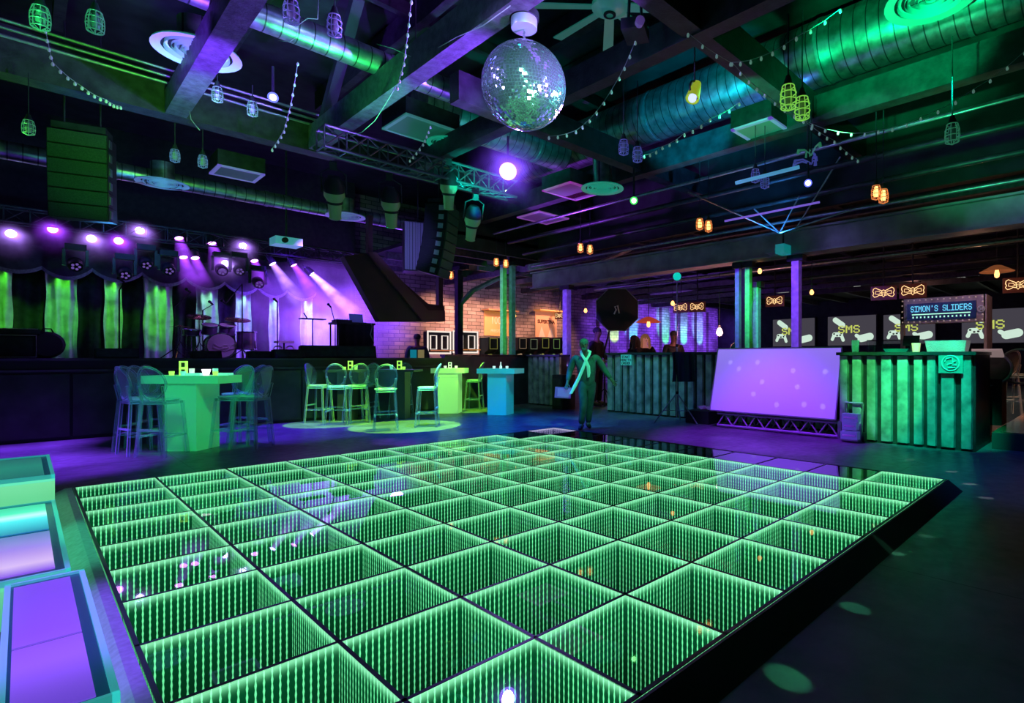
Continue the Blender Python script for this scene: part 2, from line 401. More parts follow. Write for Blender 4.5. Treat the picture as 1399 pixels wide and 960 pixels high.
# ------------------------------------------------------------------ dance floor
df = thing('dance_floor', 'large square mirrored dance floor of glowing green grid panels with dark ramp edges', 'dance floor', (DX, DY, 0))
TOP = .10
def panel_mesh(name, led):
    mb = MB(); h = TILE / 2 - .009; D = 1.15
    A = [(-h, -h), (h, -h), (h, h), (-h, h)]
    for i in range(4):
        a, b = A[i], A[(i + 1) % 4]
        mb.quad((a[0], a[1], 0), (a[0], a[1], -D), (b[0], b[1], -D), (b[0], b[1], 0))
    mb.m = 1; mb.quad(*[(a, b, -D) for a, b in A])
    mb.m = 2; mb.quad(*[(a, b, -.002) for a, b in A])
    mb.keepn = True
    return mb.mesh(name, [led, M['tunnel_end'], M['cover']])
pg = panel_mesh('lit_panel', M['led_green']); pv = panel_mesh('violet_panel', M['led_violet'])
mb = MB(); h = TILE / 2 - .013; mb.bb((-h, -h, -.04), (h, h, -.002)); po = mb.mesh('unlit_panel', M['off_panel'])
def cols_in_row(b): return 8 if b == 0 else (10 if b == 9 else 9)
for b in range(10):
    for a in range(10):
        if a < cols_in_row(b): me = pg; nm = 'lit_panel'
        elif (a, b) == (9, 0): me = pv; nm = 'violet_panel'
        else: me = po; nm = 'unlit_panel'
        o = bpy.data.objects.new(nm, me); COL.objects.link(o); o.parent = df
        o.location = ((a + .5) * TILE, -(b + .5) * TILE, TOP)
M['rail'] = mat('green_black_rail', (.02, .045, .03), .35)
mb = MB(); L = 10 * TILE
for i in range(11):
    mb.bb((i * TILE - .009, -L - .009, TOP - .004), (i * TILE + .009, .009, TOP + .002))
    mb.bb((-.009, -i * TILE - .009, TOP - .004), (L + .009, -i * TILE + .009, TOP + .002))
mb.build('rail_grid', M['rail'], df)
M['ramp'] = mat('brushed_ramp_metal', (.4, .42, .5), .45, .2, var=.2, vs=30)
M['rampdark'] = mat('dark_ramp', (.03, .032, .034), .5)
def ramp(name, poly, off, m):
    MB().prism(poly, off).build(name, m, df)
e = .015
o = MB().prism([(L + e, -L - .16, 0), (L + e, -L - e, 0), (L + e, -L - e, TOP), (L + e, -L - .03, TOP)], (-L - 2 * e, 0, 0)); o.build('ramp', M['rampdark'], df)
o = MB().prism([(-.26, e, 0), (-e, e, 0), (-e, e, TOP), (-.06, e, TOP)], (0, -L - 2 * e, 0)); o.build('ramp', M['ramp'], df)
o = MB().prism([(L + .16, e, 0), (L + e, e, 0), (L + e, e, TOP), (L + .03, e, TOP)], (0, -L - 2 * e, 0)); o.build('ramp', M['rampdark'], df)
o = MB().prism([(-e, .1, 0), (-e, e, 0), (-e, e, TOP), (-e, .03, TOP)], (L + 2 * e, 0, 0)); o.build('ramp', M['rampdark'], df)

# ------------------------------------------------------------------ lit bench boxes on the left
def glow_mat(name, stops, axis=1, s=1.0, lo=-1., hi=1., rough=.2):
    t = NT(name); tc = t.n('ShaderNodeTexCoord'); sx = t.n('ShaderNodeSeparateXYZ', i_0=tc.outputs['Object'])
    f = t.math('DIVIDE', t.math('SUBTRACT', sx.outputs[axis], lo), hi - lo, clamp=True)
    r = t.n('ShaderNodeValToRGB', i_Fac=f)
    while len(r.color_ramp.elements) < len(stops): r.color_ramp.elements.new(.5)
    for el, (pp, cc) in zip(r.color_ramp.elements, stops): el.position = pp; el.color = c4(cc)
    p = t.n('ShaderNodeBsdfPrincipled', i_Base_Color=(.25, .25, .3, 1), i_Roughness=rough, i_Emission_Color=r.outputs[0], i_Emission_Strength=s)
    return t.surf(p.outputs[0])
M['rimteal'] = mat('teal_lit_rim', (.4, .6, .6), .3, em=(.05, .75, .7), es=.35)
M['benchside'] = glow_mat('frosted_bench_side', [(0, (.05, .5, .15)), (1, (.25, 1, .45))], 2, .75, 0, .45)
M['benchdark'] = mat('dark_bench_top', (.02, .06, .1), .25, em=(.0, .06, .12), es=.5)
def bench(label, ya, yb, xr, zt, panels, W=.42):
    L = yb - ya
    b = thing('light_bench', label, 'light box', (xr, ya, 0), group='row of lit bench boxes')
    mb = MB(); mb.bb((-W, 0, .02), (0, L, zt - .03)); mb.build('frosted_body', M['benchside'], b)
    mb = MB(); mb.bb((-W + .02, .02, zt - .03), (-.02, L - .02, zt - .012)); mb.build('top_board', M['benchdark'], b)
    mb = MB()
    for (p, q) in (((-W, 0), (0, .02)), ((-W, L - .02), (0, L)), ((-.02, 0), (0, L)), ((-W, 0), (-W + .02, L))):
        mb.bb((p[0], p[1], zt - .05), (q[0], q[1], zt))
    mb.build('rim', M['rimteal'], b)
    for (pa, pb, m) in panels:
        mb = MB(); mb.bb((-W + .03, pa, zt - .012), (-.055, pb, zt - .006)); mb.build('glowing_panel', m, b)
    return b
g1 = glow_mat('panel_teal', [(0, (.02, .25, .22)), (.5, (.03, .4, .3)), (1, (.03, .2, .2))], 1, .6, 0, 1.3)
g2a = glow_mat('panel_cyan', [(0, (.01, .12, .4)), (.42, (.05, .7, .9)), (.55, (.6, 1., 1.)), (.7, (.05, .75, .5)), (1, (.02, .55, .3))], 1, .9, 1.05, 2.0)
g2b = glow_mat('panel_white_violet', [(0, (.25, .1, .8)), (.2, (.75, .55, 1.)), (.6, (.38, .2, .9)), (1, (.12, .07, .5))], 1, .9, .1, 1.0)
g3 = glow_mat('panel_violet', [(0, (.13, .05, .62)), (.35, (.24, .1, .9)), (.6, (.16, .06, .7)), (1, (.1, .05, .5))], 1, .9, .0, 1.3)
bench('teal lit bench box farthest from the camera on the left edge', 6.06, 7.35, .172, .45, [(.08, 1.2, g1)])
bench('low bench box glowing cyan and pale violet between two other boxes', 4.0, 6.02, .172, .262, [(.1, 1.0, g2b), (1.05, 1.95, g2a)])
bench('nearest bench box with violet glowing top beside the dance floor ramp', 2.4, 3.94, .218, .262, [(.05, .65, g3), (.67, 1.48, g3)], .275)

# ------------------------------------------------------------------ tall tables
def glow_table_mat(name, col, s):
    return mat(name, (.75, .78, .75), .35, em=col, es=s)  # emission put into white laminate imitates coloured light falling on it
M['tb_green'] = glow_table_mat('white_laminate_green_glow', (.03, .9, .2), .14)
M['tb_lime'] = glow_table_mat('white_laminate_lime_glow', (.3, 1.0, .22), .3)
M['tb_teal'] = glow_table_mat('white_laminate_teal_glow', (.0, .4, .42), .18)
M['tb_dark'] = mat('table_laminate_dark', (.03, .035, .035), .4)
def table(label, loc, rz, tw, td, pw, pd, m, h=1.09, th=.115):
    t = thing('pedestal_table', label, 'table', loc, rz, 'tall pedestal tables')
    MB().bb((-tw / 2, -td / 2, h - th), (tw / 2, td / 2, h)).build('table_top', m, t)
    mb = MB(); mb.bb((-pw / 2, -pd / 2, 0), (pw / 2, pd / 2, h - th)); mb.build('pedestal', m, t)
    mb = MB(); mb.bb((-pw / 2 + .0, -pd / 2 - .004, h - th - .1), (pw / 2, -pd / 2, h - th - .005)); mb.build('apron', m, t)
    return t
A1 = radians(-47.6)
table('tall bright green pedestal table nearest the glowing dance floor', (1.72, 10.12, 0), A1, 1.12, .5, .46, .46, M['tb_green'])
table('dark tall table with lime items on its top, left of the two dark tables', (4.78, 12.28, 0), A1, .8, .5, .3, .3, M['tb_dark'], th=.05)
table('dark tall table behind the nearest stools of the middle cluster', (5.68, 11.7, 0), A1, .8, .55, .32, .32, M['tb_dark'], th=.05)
table('tall lime lit pedestal table beyond the dark tables', (7.13, 12.08, 0), radians(-44), .8, .5, .48, .44, M['tb_lime'])
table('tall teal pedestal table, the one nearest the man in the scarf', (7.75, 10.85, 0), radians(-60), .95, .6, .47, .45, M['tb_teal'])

# ------------------------------------------------------------------ ghost bar stools
def make_stool(label):
    s = thing('ghost_stool', label, 'bar stool', (0, 0, 0), 0, 'clear acrylic bar stools')
    SH = .745; m = M['acrylic']
    mb = MB()
    prof = [(0, .0), (.15, .0), (.19, .01), (.2, .03), (.17, .038), (0, .034)]
    mb.lathe(prof, 20, Matrix.Translation((0, 0, SH)) @ Matrix.Diagonal((1, .95, 1, 1)))
    mb.box((0, 0, SH - .015), (.33, .31, .04)); mb.build('seat', m, s, 'a')
    ft = [(-.155, -.15), (.155, -.15), (.155, .15), (-.155, .15)]
    for x, y in ft:
        k = 1.32 if y < 0 else 1.3
        mb = MB(); mb.bar((x, y, SH), (x * k, y * k, 0), .034, .03); mb.build('leg', m, s)
    def lp(x, y, z): k = 1 + .31 * (1 - z / SH); return (x * k, y * k, z)
    mb = MB()
    for i in range(4):
        z = .27 if i != 2 else .36
        a, b = ft[i], ft[(i + 1) % 4]; mb.bar(lp(*a, z), lp(*b, z), .024)
    mb.build('stretcher', m, s)
    # oval back at +y, ring and clear sheet
    T = Matrix.Translation((0, .185, SH + .26)) @ Matrix.Rotation(radians(-10), 4, 'X') @ Matrix.Rotation(pi / 2, 4, 'X')
    N = 26; ring = [T @ Vector((.185 * cos(2 * pi * i / N), .225 * sin(2 * pi * i / N), -.03 * (1 - cos(2 * pi * i / N) ** 2 * 0) + .05 * cos(2 * pi * i / N) ** 2)) for i in range(N)]
    mb = MB(); mb.path(ring, .016, 6, True); mb.build('back_frame', m, s, 'a')
    mb = MB(); mb.add(ring, [tuple(range(N))]); mb.build('backrest', m, s)
    mb = MB()
    for sx in (-1, 1): mb.bar((sx * .15, .15, SH), (sx * .165, .195, SH + .22), .03)
    mb.build('back_post', m, s)
    return s
st0 = None
def stool(loc, face, label):
    """face: world angle (radians) the sitter would look towards"""
    global st0
    rz = face + pi / 2        # local front is -Y
    if st0 is None:
        st0 = make_stool(label); st0.location = loc; st0.rotation_euler = (0, 0, rz)
    else: dup(st0, loc, rz, label)
T1 = Vector((1.72, 10.12, 0)); ta = Vector((cos(A1), sin(A1), 0)); tb = Vector((-sin(A1), cos(A1), 0))   # ta runs right on the picture, tb away
def around(c, u, v): return Vector(c) + ta * u + tb * v
def facing(p, c): d = Vector(c) - Vector(p); return atan2(d.y, d.x)
for u, v, lab in ((-1.0, .62, 'ghost stool farthest back in the row of three left of the green table'),
                  (-.86, .25, 'ghost stool in the middle of the row of three left of the green table'),
                  (-.72, -.1, 'ghost stool nearest in the row of three left of the green table')):
    p = around(T1, u, v); stool(p, atan2(ta.y, ta.x), lab)
stool(around(T1, -.42, -.42), atan2(ta.y * .6 + tb.y, ta.x * .6 + tb.x), 'ghost stool before the left end of the green table, its oval back to the camera')
stool(around(T1, -.02, -.52), atan2(tb.y, tb.x), 'ghost stool with its legs seen against the green table pedestal')
stool(around(T1, .12, .75), atan2(-tb.y, -tb.x), 'ghost stool behind the green table with only its oval back showing')
stool(around(T1, .42, .62), atan2(-tb.y - .3 * ta.y, -tb.x - .3 * ta.x), 'ghost stool behind the right end of the green table')
stool(around(T1, .52, .12), atan2(-tb.y, -tb.x) - .25, 'ghost stool under the right end of the green table facing the camera')
stool(around(T1, .82, .1), atan2(-ta.y, -ta.x), 'ghost stool at the far right of the green table, seen from its side')
def sp(px, py): return gz(px, py, 0)
rt = atan2(ta.y, ta.x)
stool(sp(436, 576), rt, 'ghost stool seen from the side at the left end of the dark tables')
stool(sp(462, 579), rt + .5 * pi + .25, 'ghost stool with oval back to the camera beside the left dark table')
stool(sp(487, 577), rt + pi * .75, 'ghost stool standing before the right end of the left dark table')
stool(sp(500, 572), rt + pi * 1.4, 'ghost stool facing the camera between the two dark tables')
stool(sp(527, 587), rt + pi * .5 + .45, 'large ghost stool nearest the camera in the middle cluster')
stool(sp(584, 582), rt + pi + .2, 'ghost stool turned left at the right end of the dark tables')
stool(sp(548, 569), rt + pi * 1.5, 'ghost stool close to the right dark table, its oval back above the top')
stool(sp(648, 559), rt + pi, 'ghost stool between the lime table and the teal table')
M['screen'] = None
# ---- small things on the tables
M['lime_em'] = mat('lime_lit_acrylic', (.6, .8, .3), .3, em=(.45, 1., .12), es=.9)
M['cyan_em'] = mat('cyan_lit_glass', (.5, .8, .8), .2, em=(.2, .9, .7), es=.6)
M['warm_em'] = emat('candle_flame', (1., .75, .35), 3.0)
M['white_em'] = mat('pale_lit_card', (.8, .8, .8), .4, em=(.9, .95, .9), es=.6)
def holder(loc, label, s=1.0, m=None):
    t = thing('table_number_holder', label, 'sign holder', loc, A1)
    m = m or M['lime_em']; mb = MB()
    for zz in (.0, .1):
        for (a, b) in (((-.055, zz), (.055, zz + .022)), ((-.055, zz + .088), (.055, zz + .11)), ((-.055, zz), (-.033, zz + .11)), ((.033, zz), (.055, zz + .11))):
            mb.bb((a[0] * s, -.015, a[1] * s), (b[0] * s, .015, b[1] * s))
    mb.build('frame', m, t); MB().bb((-.04 * s, -.004, .01), (.04 * s, .004, .2 * s)).build('card', M['tb_dark'], t); return t
def candle(loc, label, m):
    t = thing('tea_light', label, 'candle', loc, 0, 'small candles on the tall tables')
    MB().lathe([(0, 0), (.03, 0), (.036, .06), (.031, .06), (.026, .008), (0, .008)], 14).build('glass_cup', m, t, True)
    MB().lathe([(0, .008), (.018, .008), (.014, .03), (.005, .045), (0, .05)], 10).build('flame', M['warm_em'], t, True); return t
def tumbler(loc, label, m):
    t = thing('tumbler', label, 'glass', loc, 0, 'small glasses on the tall tables')
    MB().lathe([(0, 0), (.03, 0), (.036, .1), (.033, .1), (.028, .01), (0, .01)], 14).build('glass_body', m, t, True); return t
def tray(loc, label, m):
    t = thing('menu_card', label, 'card', loc, A1)
    MB().bb((-.11, -.05, 0), (.11, .05, .035)).build('card_stack', m, t); return t
H1 = 1.09
holder(around(T1, -.18, .05) + Vector((0, 0, H1)), 'lime square frame stand on the green table top')
candle(around(T1, -.3, -.02) + Vector((0, 0, H1)), 'small candle at the left of the green table top', M['lime_em'])
tumbler(around(T1, -.03, .02) + Vector((0, 0, H1)), 'small pale glass right of the lime stand on the green table', M['white_em'])
tray(around(T1, .07, -.05) + Vector((0, 0, H1)), 'flat pale green card stack at the middle of the green table', M['cyan_em'])
candle(around(T1, -.08, -.08) + Vector((0, 0, H1)), 'small candle beside the pale glass on the green table', M['cyan_em'])
t = thing('lit_bowl', 'white glowing bowl on the green table top', 'bowl', around(T1, .2, .0) + Vector((0, 0, H1)))
MB().lathe([(0, 0), (.035, 0), (.06, .09), (.055, .09), (.03, .008), (0, .008)], 16).build('bowl_body', mat('glow_bowl', (.9, .85, .9), .3, em=(1, .8, .95), es=1.6), t, True)
candle(around(T1, .36, -.03) + Vector((0, 0, H1)), 'amber candle right of the white bowl on the green table', M['lime_em'])
tumbler(around(T1, .3, .05) + Vector((0, 0, H1)), 'small glass between the white bowl and the amber candle', M['cyan_em'])
tray(around(T1, .44, .03) + Vector((0, 0, H1)), 'pale card stack at the right end of the green table', M['cyan_em'])
T2 = Vector((4.78, 12.28, H1)); T3 = Vector((5.68, 11.7, H1)); T4 = Vector((7.13, 12.08, H1)); T5 = Vector((7.75, 10.85, H1))
holder(around(T2, .06, 0), 'lime square frame stand on the left dark table', .9); candle(around(T2, -.05, -.05), 'candle left of the lime stand on the left dark table', M['lime_em']); tumbler(around(T2, .17, .02), 'glass right of the lime stand on the left dark table', M['lime_em'])
holder(around(T3, -.02, 0), 'lime square frame stand on the right dark table', .9); candle(around(T3, .1, -.06), 'candle right of the lime stand on the right dark table', M['lime_em']); tumbler(around(T3, -.2, 0), 'tall cyan glass left of the stand on the right dark table', M['cyan_em'])
holder(around(T4, 0, 0), 'pale square frame stand on the lime table', .7, M['white_em']); candle(around(T4, -.12, 0), 'candle left of the stand on the lime table', M['white_em']); candle(around(T4, .15, 0), 'candle right of the stand on the lime table', M['white_em'])
t = thing('bud_vase', 'slim white bud vase at the centre of the teal table', 'vase', T5); MB().lathe([(0, 0), (.03, 0), (.03, .05), (.012, .09), (.012, .16), (0, .16)], 12).build('vase_body', M['white_em'], t, True)
candle(around(T5, -.16, 0), 'candle left of the bud vase on the teal table', M['white_em']); candle(around(T5, .15, 0), 'candle right of the bud vase on the teal table', M['white_em'])
# ------------------------------------------------------------------ stage: curtains
def wavy(xa, xb, za, zb, y, amp, lam, ph=0., gather=0., nz=10):
    n = max(8, int((xb - xa) / lam * 10)); mb = MB(); vs = []
    for k in range(nz + 1):
        z = za + (zb - za) * k / nz
        for i in range(n + 1):
            u = i / n; x = xa + (xb - xa) * u
            g = 1 + gather * (1 - k / nz) * sin(2 * pi * u * 1.3 + ph)
            vs.append((x + .04 * gather * sin(5 * z + u * 9), y + amp * g * sin(2 * pi * (x / lam) + ph + .5 * sin(z * 1.1 + ph)), z))
    fs = [(k * (n + 1) + i, k * (n + 1) + i + 1, (k + 1) * (n + 1) + i + 1, (k + 1) * (n + 1) + i) for k in range(nz) for i in range(n)]
    return mb.add(vs, fs)
M['drape'] = mat('dark_velvet', (.05, .05, .055), .85, var=.3)
M['litdrape'] = mat('pale_satin', (.62, .65, .6), .6, var=.25, vs=5, bump=.25, bs=6)
M['trimfab'] = mat('grey_fringe', (.22, .24, .24), .8, var=.3, vs=30)
bt = thing('stage_backdrop', 'dark velvet backdrop curtain across the rear of the stage', 'curtain', (0, 0, 0))
wavy(-1.2, 7.3, STZ, 4.2, 18.3, .09, .42).build('drape', M['drape'], bt, 'all')
cur = []
names = ['at the left edge of the picture behind the amplifier', 'right of the amplifier, the widest green one', 'with a mic stand in front of it', 'just left of the drum kit, wide and bright', 'pale lime and cyan, behind the drum kit',
         'narrow and cyan, right of the drums', 'narrow and pale, behind the upright microphone', 'narrow and white, behind the keyboard stand']
for (pa, pb, pt), nm in zip([(-8, 17, 366), (62, 106, 375), (142, 167, 383), (196, 236, 390), (268, 298, 397), (321, 343, 402), (367, 382, 407), (411, 427, 409)], names):
    a = gY(pa, 440, 18); b = gY(pb, pt, 18)
    c = thing('lit_curtain', 'lit satin stage curtain ' + nm, 'curtain', (0, 0, 0), group='green lit stage curtains')
    wavy(a.x, b.x, STZ, b.z + .15, 18.0, .045, .2, a.x, .35, 14).build('drape', M['litdrape'], c, 'all'); cur.append(((a.x + b.x) / 2, b.z))
    MB().bb((a.x - .02, 17.93, b.z + .12), (b.x + .02, 18.07, b.z + .17)).build('heading', M['trimfab'], c)
# side strips of dark drape catching green light
va = thing('scalloped_valance', 'dark scalloped valance with a grey fringed edge above the stage curtains', 'valance', (0, 0, 0))
nodes = [(-40, 345), (57, 366), (126, 369), (194, 374), (254, 381), (307, 387), (352, 393), (392, 398), (432, 401)]
pts = []
for (pa, ya), (pb, yb) in zip(nodes[:-1], nodes[1:]):
    A = gY(pa, ya, 17.7); B = gY(pb, yb, 17.7)
    for k in range(12):
        u = k / 12; pts.append((A.x + (B.x - A.x) * u, A.z + (B.z - A.z) * u - .23 * sin(pi * u) ** .8))
B = gY(*nodes[-1], 17.7); pts.append((B.x, B.z))
mb = MB(); vs = []
for i, (x, z) in enumerate(pts):
    for k in range(5):
        zz = z + (3.85 - z) * k / 4; vs.append((x, 17.7 - .09 * abs(sin(pi * (i % 12) / 12)) * (1 - k / 4) + .015 * sin(k * 3 + i * 2.1), zz))
mb.add(vs, [(i * 5 + k, (i + 1) * 5 + k, (i + 1) * 5 + k + 1, i * 5 + k + 1) for i in range(len(pts) - 1) for k in range(4)])
mb.build('swag', M['drape'], va, 'all')
mb = MB(); vs = []
for i, (x, z) in enumerate(pts):
    yy = 17.7 - .09 * abs(sin(pi * (i % 12) / 12)) - .02
    vs += [(x, yy, z - .035), (x, yy, z + .05)]
mb.add(vs, [(2 * i, 2 * i + 2, 2 * i + 3, 2 * i + 1) for i in range(len(pts) - 1)])
mb.build('fringe', M['trimfab'], va)

# ------------------------------------------------------------------ haze and light beams
def haze_mat(name, col, s, r0, r1, L):
    """emission painted as light scattered by smoke in a beam; local -Z is the beam axis"""
    t = NT(name); tc = t.n('ShaderNodeTexCoord'); sx = t.n('ShaderNodeSeparateXYZ', i_0=tc.outputs['Object'])
    d = t.math('MULTIPLY', sx.outputs[2], -1.0)
    rad = t.math('SQRT', t.math('ADD', t.math('POWER', t.math('ABSOLUTE', sx.outputs[0]), 2.0), t.math('POWER', t.math('ABSOLUTE', sx.outputs[1]), 2.0)))
    R = t.math('MULTIPLY_ADD', d, (r1 - r0) / L, r0)
    q = t.math('SUBTRACT', 1.0, t.math('POWER', t.math('DIVIDE', rad, R), 2.0), clamp=True)
    k = t.math('POWER', t.math('SUBTRACT', 1.0, t.math('DIVIDE', d, L), clamp=True), 1.6)
    no = t.n('ShaderNodeTexNoise', i_Scale=3.0, i_Detail=2.0, i_Vector=tc.outputs['Object'])
    st = t.math('MULTIPLY', t.math('MULTIPLY', q, k), t.math('MULTIPLY', t.math('MULTIPLY', no.outputs['Fac'], no.outputs['Fac']), s * 4))
    st2 = t.math('DIVIDE', st, t.math('ADD', R, .02))
    e = t.n('ShaderNodeEmission', i_Color=c4(col), i_Strength=t.math('MULTIPLY', st2, .45))  # volume emission stands in for scattered light
    t.link(e.outputs[0], t.out.inputs['Volume']); t.m.cycles.volume_step_rate = 2.0
    return t.m
M['lensw'] = emat('lamp_lens_white', (.6, .55, 1.0), 9, 'NONE'); M['lensm'] = emat('lamp_lens_violet', (.75, .3, 1.0), 7, 'NONE')
M['ringb'] = emat('lamp_ring_blue', (.12, .15, 1.0), 2.2, 'NONE'); M['ringm'] = emat('lamp_ring_magenta', (.5, .03, 1.0), 2.2, 'NONE')
def par_mesh(which):
    body = MB().lathe([(0, .17), (.05, .17), (.085, .12), (.1, .0), (.1, -.06), (.088, -.06), (.085, -.04)], 18)
    lens = MB().lathe([(0, -.045), (.078, -.045)], 18); ring = MB().lathe([(.078, -.046), (.1, -.052)], 18)
    return body, lens, ring
beamlib = {}
def par(label, loc, d, kind, beam=None):
    t = thing('par_lamp', label, 'stage lamp', loc, 0, 'lit stage lamps on the rear truss', aim(d))
    body, lens, ring = par_mesh(kind)
    body.build('housing', M['black'], t, True); lens.build('lens', M['lens' + kind], t); ring.build('lens_ring', M['ringb' if kind == 'w' else 'ringm'], t)
    mb = MB(); mb.path([(-.115, 0, 0), (-.115, 0, .2), (0, 0, .26), (.115, 0, .2), (.115, 0, 0)], .01, 6); mb.build('yoke', M['dark'], t)
    if beam:
        L, r1, s = beam; key = (kind, beam)
        if key not in beamlib:
            me = MB().lathe([(0, -.05), (.075, -.05), (r1, -L), (0, -L)], 20).mesh('light_beam', haze_mat('beam_haze', (.42, .2, 1.0) if kind == 'w' else (.34, .05, 1.0), s, .07, r1, L)); beamlib[key] = me
        b = bpy.data.objects.new('light_beam', beamlib[key]); COL.objects.link(b); b.parent = t; b['kind'] = 'stuff'
    return t
SH_, LG = (.9, .3, 2.2), (2.0, .34, 3.2)
pars = [(15, 318, 'w', 0, 'white stage lamp at the far left end of the lamp row'), (72, 312, 'm', 0, 'violet stage lamp second from the left'), (125, 325, 'w', 0, 'white stage lamp third from the left'), (162, 328, 'm', 0, 'violet stage lamp fourth from the left'),
        (191, 314, 'w', 0, 'white stage lamp fifth from the left, mounted higher'), (244, 323, 'm', 1, 'violet stage lamp above a pair of lower violet lamps'), (289, 330, 'm', 1, 'violet stage lamp casting a magenta beam above the drums'), (332, 335, 'w', 0, 'white stage lamp right of the drums on the upper row'),
        (250, 349, 'm', 1, 'left lamp of the low violet pair over the drums'), (266, 350, 'm', 1, 'right lamp of the low violet pair over the drums'), (308, 359, 'w', 0, 'white stage lamp on the lower row right of the violet pair'), (347, 354, 'm', 1, 'violet stage lamp left of the white lamp with smoky beam'),
        (371, 358, 'w', 2, 'white stage lamp with a smoky beam over the upright microphone'), (400, 360, 'm', 2, 'violet stage lamp with a long beam, second from the right end'), (424, 372, 'w', 3, 'white stage lamp with the brightest long beam at the right end of the row')]
for px, py, k, bm, lab in pars:
    lc = gY(px, py, 16)
    d = (CAM - lc).normalized() + Vector((.0, 0, -.35))
    beam = None
    if bm == 1: d = Vector((.1, -.45, -.9)); beam = (1.1, .32, 2.6)
    if bm == 2: d = Vector((.42, -.35, -.85)); beam = (1.9, .36, 4.0)
    if bm == 3: d = Vector((.65, -.35, -.75)); beam = (2.1, .34, 10.0)
    if bm == 0: beam = (.6, .5, 5.0)
    par(lab, lc, d, k, beam)
# glowing volumes imitating lit smoke over the right half of the stage
def smoke(label, c, sz, col, s):
    t = NT('stage_smoke'); tc = t.n('ShaderNodeTexCoord')
    g = t.n('ShaderNodeTexGradient', gradient_type='SPHERICAL', i_Vector=tc.outputs['Object'])
    no = t.n('ShaderNodeTexNoise', i_Scale=2.3, i_Detail=3.0, i_Vector=tc.outputs['Object'])
    nn = t.math('POWER', t.math('MULTIPLY', no.outputs['Fac'], 1.7), 3.0)
    e = t.n('ShaderNodeEmission', i_Color=c4(col), i_Strength=t.math('MULTIPLY', t.math('MULTIPLY', g.outputs['Fac'], nn), s))
    t.link(e.outputs[0], t.out.inputs['Volume']); t.m.cycles.volume_step_rate = 3.0
    o = MB().sphere((0, 0, 0), 1.0, 20).build('stage_smoke', t.m, None, False, c); o.scale = sz
    tag(o, label, 'smoke', None, 'stuff'); return o
smoke('violet lit smoke drifting over the right half of the stage', (6.1, 16.3, 2.5), (2.6, 1.35, 1.7), (.26, .07, 1.0), 2.2)
smoke('pale blue lit smoke low beside the keyboard stand', gY(440, 450, 16.0), (.8, .7, .9), (.4, .3, 1.0), 2.2)

# dark moving heads hanging under the rear truss
M['mhlens'] = emat('violet_small_lens', (.35, .2, .9), .35, 'NONE')
def moving_head():
    t = thing('moving_head', '', 'stage light', (0, 0, 0), 0, 'dark moving head lights under the rear truss')
    MB().bb((-.16, -.11, .0), (.16, .11, .12)).build('base', M['black'], t)
    mb = MB()
    for s in (-1, 1): MB().bb((s * .17 - .025, -.05, -.32), (s * .17 + .025, .05, .02)).build('yoke_arm', M['dark'], t)
    R = Matrix.Translation((0, 0, -.27)) @ Matrix.Rotation(radians(-60), 4, 'X')
    MB().lathe([(0, .14), (.07, .14), (.12, .06), (.13, -.1), (.11, -.16), (.09, -.16)], 16, R).build('head', M['dark'], t, True)
    for a in range(5):
        q = R @ Vector((.055 * cos(a * 1.257), .055 * sin(a * 1.257), -.158)); MB().sphere(q, .024, 8).build('lens', M['mhlens'], t)
    return t
mh = moving_head(); first = True
for px, py, lab in ((103, 342, 'dark moving head with two faint violet lenses left of centre in the lamp row'), (170, 355, 'dark moving head hanging lower than the fourth lamp'), (199, 342, 'dark moving head under the fifth white lamp'), (230, 350, 'dark moving head left of the violet pair'), (302, 352, 'dark moving head between the magenta beams'), (326, 352, 'dark moving head below the white lamp right of the drums'), (352, 370, 'small dark moving head in the violet smoke')):
    lc = gY(px, py, 15.7)
    if first: mh.location = lc; mh['label'] = lab; first = False
    else: dup(mh, lc, 0, lab)
# rear truss carrying them
def truss(name, label, a, b, w, nbay, m, r=.022, group=None):
    a, b = Vector(a), Vector(b); L = (b - a).length; d = (b - a).normalized(); side = d.cross(Vector((0, 0, 1))).normalized(); up = Vector((0, 0, 1))
    t = thing(name, label, 'truss', a, 0, group)
    cs = [side * w / 2 + up * w / 2, -side * w / 2 + up * w / 2, -side * w / 2 - up * w / 2, side * w / 2 - up * w / 2]
    for c in cs: MB().tube(c, c + d * L, r, n=8).build('chord', m, t)
    mb = MB()
    for i in range(nbay):
        for k in range(4):
            p = cs[k] + d * (L * i / nbay); q = cs[(k + 1) % 4] + d * (L * (i + 1) / nbay); mb.tube(p, q, r * .5, n=5)
            mb.tube(cs[k] + d * (L * i / nbay), cs[(k + 1) % 4] + d * (L * i / nbay), r * .5, n=5)
    mb.build('lacing', m, t); return t
truss('lighting_truss', 'dark lighting truss across the stage holding the row of bright lamps', (-.6, 16.0, 4.15), (7.2, 16.0, 4.15), .3, 22, M['dark'])

